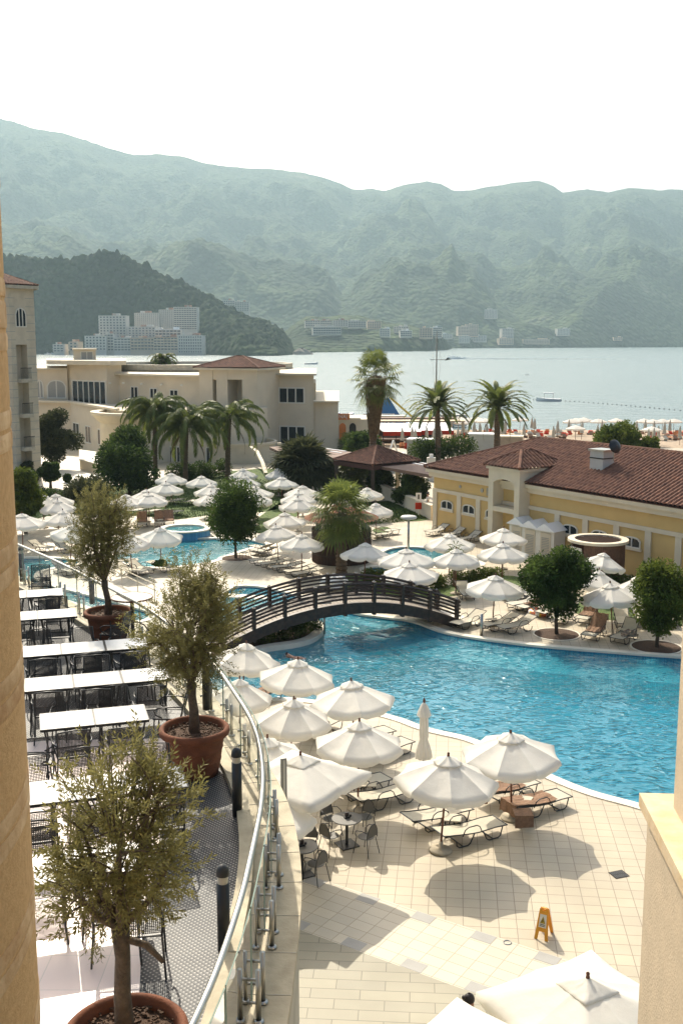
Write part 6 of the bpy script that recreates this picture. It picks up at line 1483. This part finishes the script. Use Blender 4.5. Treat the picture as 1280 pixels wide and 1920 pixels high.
# awnings
def awning(px0,px1,py0,py1,Y,label,m='white_plastic'):
    a=W(px0,py1,Y);b=W(px1,py1,Y);c_=W(px1-10,py0,Y+5);d_=W(px0-20,py0,Y+5); o=Vector((a.x,Y,0)); t=empty('awning',o,0,label,'awning')
    mb=MB(); vs=[Vector(v)-o for v in (a,b,c_,d_)]; mb.add(vs+[v-Vector((0,0,.1)) for v in vs],[(0,1,2,3),(7,6,5,4),(0,4,5,1),(1,5,6,2),(2,6,7,3),(3,7,4,0)]); mb.build('canopy',m,t)
    mb=MB(); mb.bar(vs[0]+Vector((0,-.05,-.28)),vs[1]+Vector((0,-.05,-.28)),.06,.5); mb.build('valance','red_awning',t)
    for k in range(4): q=vs[0].lerp(vs[1],k/3); MB().tube([(q.x,q.y,q.z),(q.x,q.y,-.2)],.06,6).build('post','wood_dark',t)
awning(718,790,793,809,134,'long white awning with red valance behind the tall fan palm, left part')
awning(784,850,792,807,136,'long white awning with red valance between the date palms, right part')
for k,(a,b,py,Y) in enumerate(((640,760,780,150),(680,850,784,147),(700,870,789,143))):
    p0=W(a,py,Y);p1=W(b,py,Y); o=MB().bar((0,0,0),(p1.x-p0.x,0,0),2.2,.18).build('flat_roof',('trim','brown_roofing','cap_stone')[k]); o.location=p0; t=empty('beach_bar_roof',p0,0,('pale long flat beach bar roof, farthest of three','reddish long flat beach bar roof, middle of three','tan long flat beach bar roof, nearest of three')[k],'beach bar'); o.location=(0,0,0); o.parent=t
    for q in (.02,.35,.68,.98): MB().box(((p1.x-p0.x)*q,0,-(p0.z+.3)/2),(.2,.2,p0.z+.3)).build('post','trim',t)
mb=empty('beach_terrace',W(745,835,141),0,'shaded wooden beach restaurant deck under the awnings','restaurant deck'); mb.location.z=0
MB().box((0,3,1.0),(11,.3,2.2)).build('back_wall','wood_brown',mb); MB().box((0,0,.3),(11.5,5,.3)).build('deck','wood_brown',mb)
for px,py,w_,h,Y,m_,lb in ((790,838,2.9,2.2,116,'grey_box','pale grey box kiosk with white top beside the flag mast'),(903,828,3.0,1.9,122,'grey_box','pale grey box kiosk behind the right date palm'),(735,866,2.2,.9,108,'frame_white','low cream service box near the pavilion roof'),(940,832,5,1.5,128,'sand','ochre low beach wall behind the right date palm')):
    p=W(px,py,Y); t=empty('service_box',(p.x,Y,0),R(-12),lb,'kiosk'); h=max(.8,W(px,py-14,Y).z); MB().box((0,0,h/2),(w_,2.2,h)).build('body',m_,t); MB().box((0,0,h+.06),(w_+.15,2.35,.12)).build('top','white_plastic' if m_!='sand' else 'trim',t)
p=W(737,838,120); t=empty('white_a_frame',(p.x,120,0),R(20),'white slanting A shaped frame near the beach restaurant','frame')
for s in (-1,1): MB().bar((s*.7,0,0),(0,0,2.0),.35,.08).build('leg','white_plastic',t)
p=W(808,872,100); t=empty('meter_pillar',(p.x,100,0),0,'small white pillar with cap beside the pergola','pillar'); MB().box((0,0,1.1),(.8,.5,2.2)).build('body','frame_white',t); MB().box((0,0,2.35),(.35,.3,.35)).build('cap','white_plastic',t)
# flag mast
b=W(816,835,112); top=W(815,621,112); fm=empty('flag_mast',(b.x,112,0),0,'tall grey flag mast with a crossbar and a dark bird shaped vane','mast')
MB().tube([(0,0,0),(0,0,top.z)],[.13,.05],8).build('mast','steel',fm); zc2=W(815,674,112).z; MB().tube([(-.7,0,zc2),(1.0,0,zc2)],.03,5).build('crossbar','steel',fm)
MB().tube([(.9,0,zc2-.1),(1.15,0,zc2+.12),(1.5,0,zc2+.05),(1.05,0,zc2-.05)],[.03,.12,.04,.02],6).build('vane','black_metal',fm)
for s in (-1,1): MB().tube([(s*.45,0,zc2),(0,0,zc2+2.5)],.012,3).build('stay','steel',fm); MB().tube([(s*.45,0,zc2),(s*.1,0,zc2-4)],.012,3).build('stay','steel',fm)
# beach parasols
def small_par(openn,m):
    t=empty('beach_parasol',(0,0,0))
    if openn: MB().lathe([(1.25,1.95),(1.27,2.12),(.6,2.38),(.0,2.55)],10).build('canopy',m,t)
    else: MB().lathe([(.0,.9),(.28,.95),(.22,1.3),(.2,1.8),(.05,2.5),(0,2.55)],8).build('canopy',m,t)
    MB().tube([(0,0,0),(0,0,2.5)],.03,5).build('pole','wood_pole',t); return t
po=small_par(True,'cloth'); pcs=small_par(False,'sling'); rng=random.Random(77)
def sand_z(x,y): 
    yy=y+x*.10; return float(np.interp(yy,[130,150,165,178,192],[-.02,-.2,-.9,-1.7,-2.6]))
beach=[]
for i in range(58):
    px=rng.uniform(855,1330); t_=rng.random(); py=None
    Y=rng.uniform(140,172)-(px-850)*.03; x=W(px,800,Y).x; beach.append((px,x,Y))
beach.sort()
side=lambda px:'left end' if px<930 else ('middle' if px<1050 else ('right part' if px<1180 else 'far right'))
for i,(px,x,Y) in enumerate(beach):
    op=(Y>152) if rng.random()<.8 else rng.random()<.5
    place(po if op else pcs,(x,Y,sand_z(x,Y)),0,('open white' if op else 'closed beige')+' beach parasol in the crowd at the '+side(px)+' of the beach',('open' if op else 'closed')+' beach parasols '+side(px),'beach parasol')
for i in range(9): 
    Y=rng.uniform(128,133); x=W(rng.uniform(705,880),820,Y).x; place(pcs,(x,Y,0),0,'closed beige beach parasol in front of the beach restaurant','closed parasols at the restaurant','beach parasol')
def mini_lounger(m):
    t=MB(); t.box((0,0,.32),(1.9,.62,.06)); t.bar((-.9,0,.34),(-.45,0,.7),.6,.05); 
    for a in (-.7,.7): t.box((a,0,.15),(.06,.58,.3))
    return t.build('beach_lounger',m)
ml=[mini_lounger('orange_wall'),mini_lounger('sling'),mini_lounger('red_awning'),mini_lounger('towel_brown')]; cn=['orange','cream','red','brown']
for i in range(110):
    k=rng.randrange(4); px=rng.uniform(700,1300); Y=rng.uniform(130,168); 
    if px>980: Y=rng.uniform(142,168)
    x=W(px,800,Y).x; o=place(ml[k],(x,Y,sand_z(x,Y)),R(rng.uniform(60,120)),cn[k]+' lounger in the crowded beach rows at the '+('restaurant side' if px<900 else side(px)),cn[k]+' beach loungers '+('restaurant' if px<900 else side(px)),'beach lounger')
# inflatable water park
p=W(735,758,190); p.z=SEA; wp=empty('water_park',p,0,'blue and white inflatable water park with a slide tower floating off the beach','inflatable park')
def B(x,y,z,dx,dy,dz,m_,nm): MB().box((x,y,z),(dx,dy,dz)).build(nm,m_,wp)
B(-2,0,.35,11,4,.7,'blue_plastic','base_tube'); B(5,1,.25,12,1.6,.5,'blue_plastic','walkway'); B(-9.5,1,.15,7,1.4,.4,'blue_plastic','walkway')
mb=MB(); mb.add([(-3.5,-1.2,.7),(2.2,-1.2,.7),(-.6,-1.2,5.2),(-3.5,1.2,.7),(2.2,1.2,.7),(-.6,1.2,5.2),(-1.6,-1.2,5.0),(-1.6,1.2,5.0)],[(0,1,2,6),(3,7,5,4),(1,4,5,2),(0,6,7,3),(2,5,7,6)]); mb.build('slide_tower','blue_plastic',wp)
MB().bar((-.4,-1.3,5.2),(4.6,-1.3,.9),.5,.35).build('slide','yellow_p',wp); B(-2.4,-1.35,1.6,5.5,.2,1.7,'white_plastic','white_panel')
for k in range(4): MB().tube([(-5+k*1.3,-1.6,.8),(-4.6+k*1.3,-1.6,1.9),(-4.2+k*1.3,-1.6,.8)],.18,6).build('hurdle','blue_plastic',wp)
for k in range(3): B(5+k*1.6,1,1.0,.9,1.2,1.0,('white_plastic','yellow_p','blue_plastic')[k],'block')
MB().tube([(-10.5,0,.3),(-10.5,0,2.0),(-9.6,0,2.3),(-9.0,0,.3)],.4,8).build('arch','blue_plastic',wp); MB().tube([(-8,0,.3),(-8,0,2.0),(-7.1,0,2.3),(-6.5,0,.3)],.4,8).build('arch','white_plastic',wp)
B(11,0,1.2,4.4,2,2.0,'grey_box','climbing_block')
# buoy line
pts=[P(850+28*i,740+5*i*1.0+0*i,SEA) for i in range(0,16)]; pts=[P(1000,750,SEA),P(1060,752,SEA),P(1130,757,SEA),P(1200,763,SEA),P(1275,770,SEA),P(1380,780,SEA)]
bs=None; sp2=smooth_loop(pts,8,False)
for i,q in enumerate(sp2):
    if bs is None: bs=MB().lathe([(0,-.05),(.16,0),(.18,.12),(0,.24)],8).build('buoy','black_metal',smooth=True); o=bs
    else: o=bs.copy(); COL.objects.link(o)
    o.location=(q.x,q.y,SEA); tag(o,'small dark buoy in the long floating line off the beach','buoy','buoys of the swimming line')
# boats
def boat(px,py,L,label,cabin=True,rz=0,name='motor_boat',canopy=False):
    p=P(px,py,SEA); t=empty(name,(p.x,p.y,SEA),rz,label,'boat'); n=8; vs=[]
    for i in range(n+1):
        u=i/n; w_=L*.17*(1-max(0,(u-.55)/.45)**2); x=L*(u-.5); sh_=.12*L*(.8+.5*u*u)
        vs+=[(x,-w_,sh_),(x,-w_*.7,-.15),(x,w_*.7,-.15),(x,w_,sh_),(x,0,sh_*.7)]
    fs=[]
    for i in range(n):
        a=5*i;b=a+5; fs+=[(a,a+1,b+1,b),(a+1,a+2,b+2,b+1),(a+2,a+3,b+3,b+2),(a+3,a+4,b+4,b+3),(a+4,a,b,b+4)]
    fs+=[(0,4,3,2,1)]; MB().add(vs,fs).build('hull','white_plastic',t)
    if cabin: c=MB().box((0,0,.18*L),(L*.3,L*.2,L*.13)).build('cabin','white_plastic',t); MB().box((.02*L,0,.21*L),(L*.31,L*.21,L*.05)).build('windows','far_window',c)
    if canopy:
        MB().box((0,0,.33*L),(L*.4,L*.26,.03*L)).build('canopy','white_plastic',t)
        for a in (-1,1):
            for b in (-1,1): MB().tube([(a*L*.18,b*L*.12,.1*L),(a*L*.18,b*L*.12,.33*L)],.03,4).build('post','steel',t)
    return t
boat(1028,752,6.2,'small white boat with a flat sun canopy near the buoy line',False,R(175),canopy=True)
boat(583,683,9,'little pale boat far out behind the hotel roof',False,R(5)); boat(987,703,2.2,'tiny dark speck of a dinghy on the open water',False,R(10))
jb=boat(858,673,5.5,'speeding motor boat in white spray right of the mast',True,R(180))
p=P(858,673,SEA); mb=MB(); rng=random.Random(8)
for i in range(160):
    t_=rng.random()**1.6; x=-6+t_*150; mb.box((p.x+x,p.y+rng.gauss(0,.5+.5*t_),SEA+.1),(rng.uniform(1,5),rng.uniform(.4,1.0),rng.uniform(.1,.9)*(1-t_*.8)))
for i in range(50): mb.box((p.x+rng.uniform(-9,8),p.y+rng.gauss(0,1),SEA+rng.uniform(.2,2.2)),(rng.uniform(.5,2),.6,rng.uniform(.4,1.2)))
tag(mb.build('boat_wake','foam'),kind='stuff')
boat(105,664,13,'white moored motor cruiser left of the hotel roof, nearest',True,R(170))
for i in range(26):
    px=72+i*13.5+rng.uniform(-5,5); boat(px,663.5+rng.uniform(-1.2,1.8)*(.6),rng.uniform(7,11),'small white boat moored in the marina below the far apartment blocks',True,R(rng.uniform(0,180)))
for o in bpy.data.objects:
    if o.get('label')=='small white boat moored in the marina below the far apartment blocks': o['group']='boats moored in the marina'
# far buildings
def block(px0,px1,py0,py1,Y,label,m='far_wall',fl=None,bays=None,roof=None,depth=16,rz=0,steps=0,name='apartment_building',fnd=25):
    a=W(px0,py1,Y);b=W(px1,py1,Y);top=W(px0,py0,Y).z; bot=a.z; w_=b.x-a.x; H=top-bot; o=Vector(((a.x+b.x)/2,Y,bot)); t=empty(name,o,rz,label,'building')
    fl=fl or max(1,int(round(H/3.1))); bays=bays or max(2,int(round(w_/4.0))); fh=H/fl; bw=w_/bays
    wall=MB(); wall.box((0,depth/2,(H-fnd)/2),(w_,depth,H+fnd)); wl_=wall.build('wall',m,t)
    for f_ in range(fl):
        wn=MB(); wn.box((0,-.03,fh*(f_+.5)),(w_*.94,.12,fh*.5)); wn.build('window_row','far_window',wl_)
        sl=MB(); sl.box((0,-.55,fh*f_+.1),(w_*.97,1.1,.22)); 
        for k in range(0,bays+1): sl.box((-w_/2*.97+bw*.97*k,-.5,fh*(f_+.5)),(bw*(.18 if bays%2 else .42),1.0,fh*.85))
        sl.box((0,-1.08,fh*f_+.5),(w_*.97,.06,.8)); sl.build('balcony_row',m,wl_)
    MB().box((0,depth/2-.3,H+.25),(w_+.6,depth+.8,.5)).build('roof',roof or m,t)
    hr=random.Random(int(px0*7+py0)); 
    for k in range(2): MB().box((hr.uniform(-.35,.35)*w_,depth*.5,H+1.6),(w_*hr.uniform(.12,.3),depth*.4,hr.uniform(1.8,3.0))).build('roof_house',m if k else (roof or 'far_roof'),t)
    t.rotation_euler[2]=rz+hr.uniform(-.16,.16); return t
block(187,238,592,648,1225,'pale ten storey hotel tower at the left of the headland complex')
block(252,300,587,613,1262,'long slab block with square windows, upper left of the headland hotel','far_wall',7,12); block(299,328,581,615,1263,'middle section of the upper headland hotel slab',fl=9,bays=8); block(326,370,576,618,1258,'right tower of the upper headland hotel with stacked balconies',fl=11,bays=9)
block(160,200,630,657,1195,'stepped white block at the left foot of the headland complex'); block(196,214,626,658,1200,'narrow shaded block with dark bays at the headland foot',bays=3); block(214,246,634,658,1192,'arcaded low white block near the marina')
block(245,290,634,657,1190,'long low white block with arches on the marina front','far_wall_warm'); block(288,334,632,657,1188,'terracotta topped low block on the marina front','far_wall_warm',roof='far_roof'); block(334,380,629,662,1186,'white balconied block at the right end of the marina front',bays=10)
block(240,292,613,632,1215,'middle terrace of white apartments stepping up the headland'); block(290,340,618,634,1212,'narrow middle terrace block with pale roof','far_wall',roof='white_plastic')
block(100,120,646,660,1200,'lone small white house left of the marina'); block(130,146,641,658,1205,'small beige house near the left marina shore','far_wall_warm')
block(415,440,563,574,1800,'white building on the ridge behind the headland',depth=10); block(440,467,566,583,1790,'second white building on the ridge behind the headland',depth=10)
far=[(572,600,601,612,'pink roofed long building at the left of the far town','far_roof'),(600,622,601,611,'tile roofed building second from left in the far town','far_roof'),(624,652,600,611,'wide tile roofed building in the far town','far_roof'),(652,686,602,613,'row of pale houses at the hilltop of the far town','far_wall'),(586,640,613,626,'long grey terrace building below the hilltop houses','far_wall'),(688,714,603,615,'cluster of cream houses on the far town hilltop','far_wall_warm'),
(712,730,616,630,'white church like building on the far slope','white_plastic'),(750,772,620,631,'white villa on the far slope','white_plastic'),(738,765,612,622,'pale block behind the white villa','far_wall'),(786,810,615,633,'beige terraced block left of the mast top','far_wall_warm'),(808,828,614,632,'white block beside the mast top','white_plastic'),(829,848,626,634,'small white block right of the mast top','white_plastic'),
(858,880,612,628,'cream apartment block in the far bay, left','far_wall_warm'),(872,896,608,630,'taller cream apartment block in the far bay','far_wall_warm'),(880,912,629,640,'low long block near the far bay beach','far_wall'),(940,963,616,634,'pale square block alone in the far bay','far_wall'),(908,932,580,596,'white block high on the far green slope','far_wall'),(860,880,630,642,'small block close to the far beach','far_wall'),(935,962,634,645,'low beige block by the far shore','far_wall_warm'),(1044,1068,616,628,'shaded grey block partly in trees on the far shore','far_wall'),(980,1030,636,644,'low row of beige houses by the far shore','far_wall_warm'),(1150,1166,632,637,'small pinkish hut on the far right shore','far_wall_warm')]
for x0,x1,y0,y1,lb,rf in far:
    Y=1700.
    while Y<4000:
        q=W((x0+x1)/2,y1,Y)
        if terr_z(q.x,q.y)>=q.z-1 and terr_z(q.x,q.y)>SEA-1: break
        Y+=8
    Y-=22
    block(x0,x1,y0,y1,Y,lb,'far_wall_warm' if rf=='far_wall_warm' else 'far_wall',roof=rf,depth=14 if x1<850 else 20,fnd=2)
mb=MB(); c=P(890,652.3,SEA); o=MB().box((0,0,.5),(115,8,2.5)).build('far_beach','sand'); o.location=(P(880,652.3,SEA).x,2546,SEA); struct(o)
# ---------------------------------------------------------------- haze
hm=bpy.data.materials.new('haze_air'); hm.use_nodes=True; n=hm.node_tree.nodes; l=hm.node_tree.links; n.remove(n['Principled BSDF'])
pv=n.new('ShaderNodeVolumePrincipled'); pv.inputs['Density'].default_value=.00012; pv.inputs['Color'].default_value=(.60,.84,.96,1); pv.inputs['Anisotropy'].default_value=.3
l.new(pv.outputs[0],n['Material Output'].inputs['Volume'])
mb=MB(); mb.box((0,3150,500),(9000,7200,1040)); 
zb=-9.0; mb.v=[(v[0],v[1],zb if v[2]<500 else 1400) for v in mb.v]
tag(mb.build('haze',hm),kind='stuff')
for o in bpy.data.objects:
    if 'used' in o: del o['used']
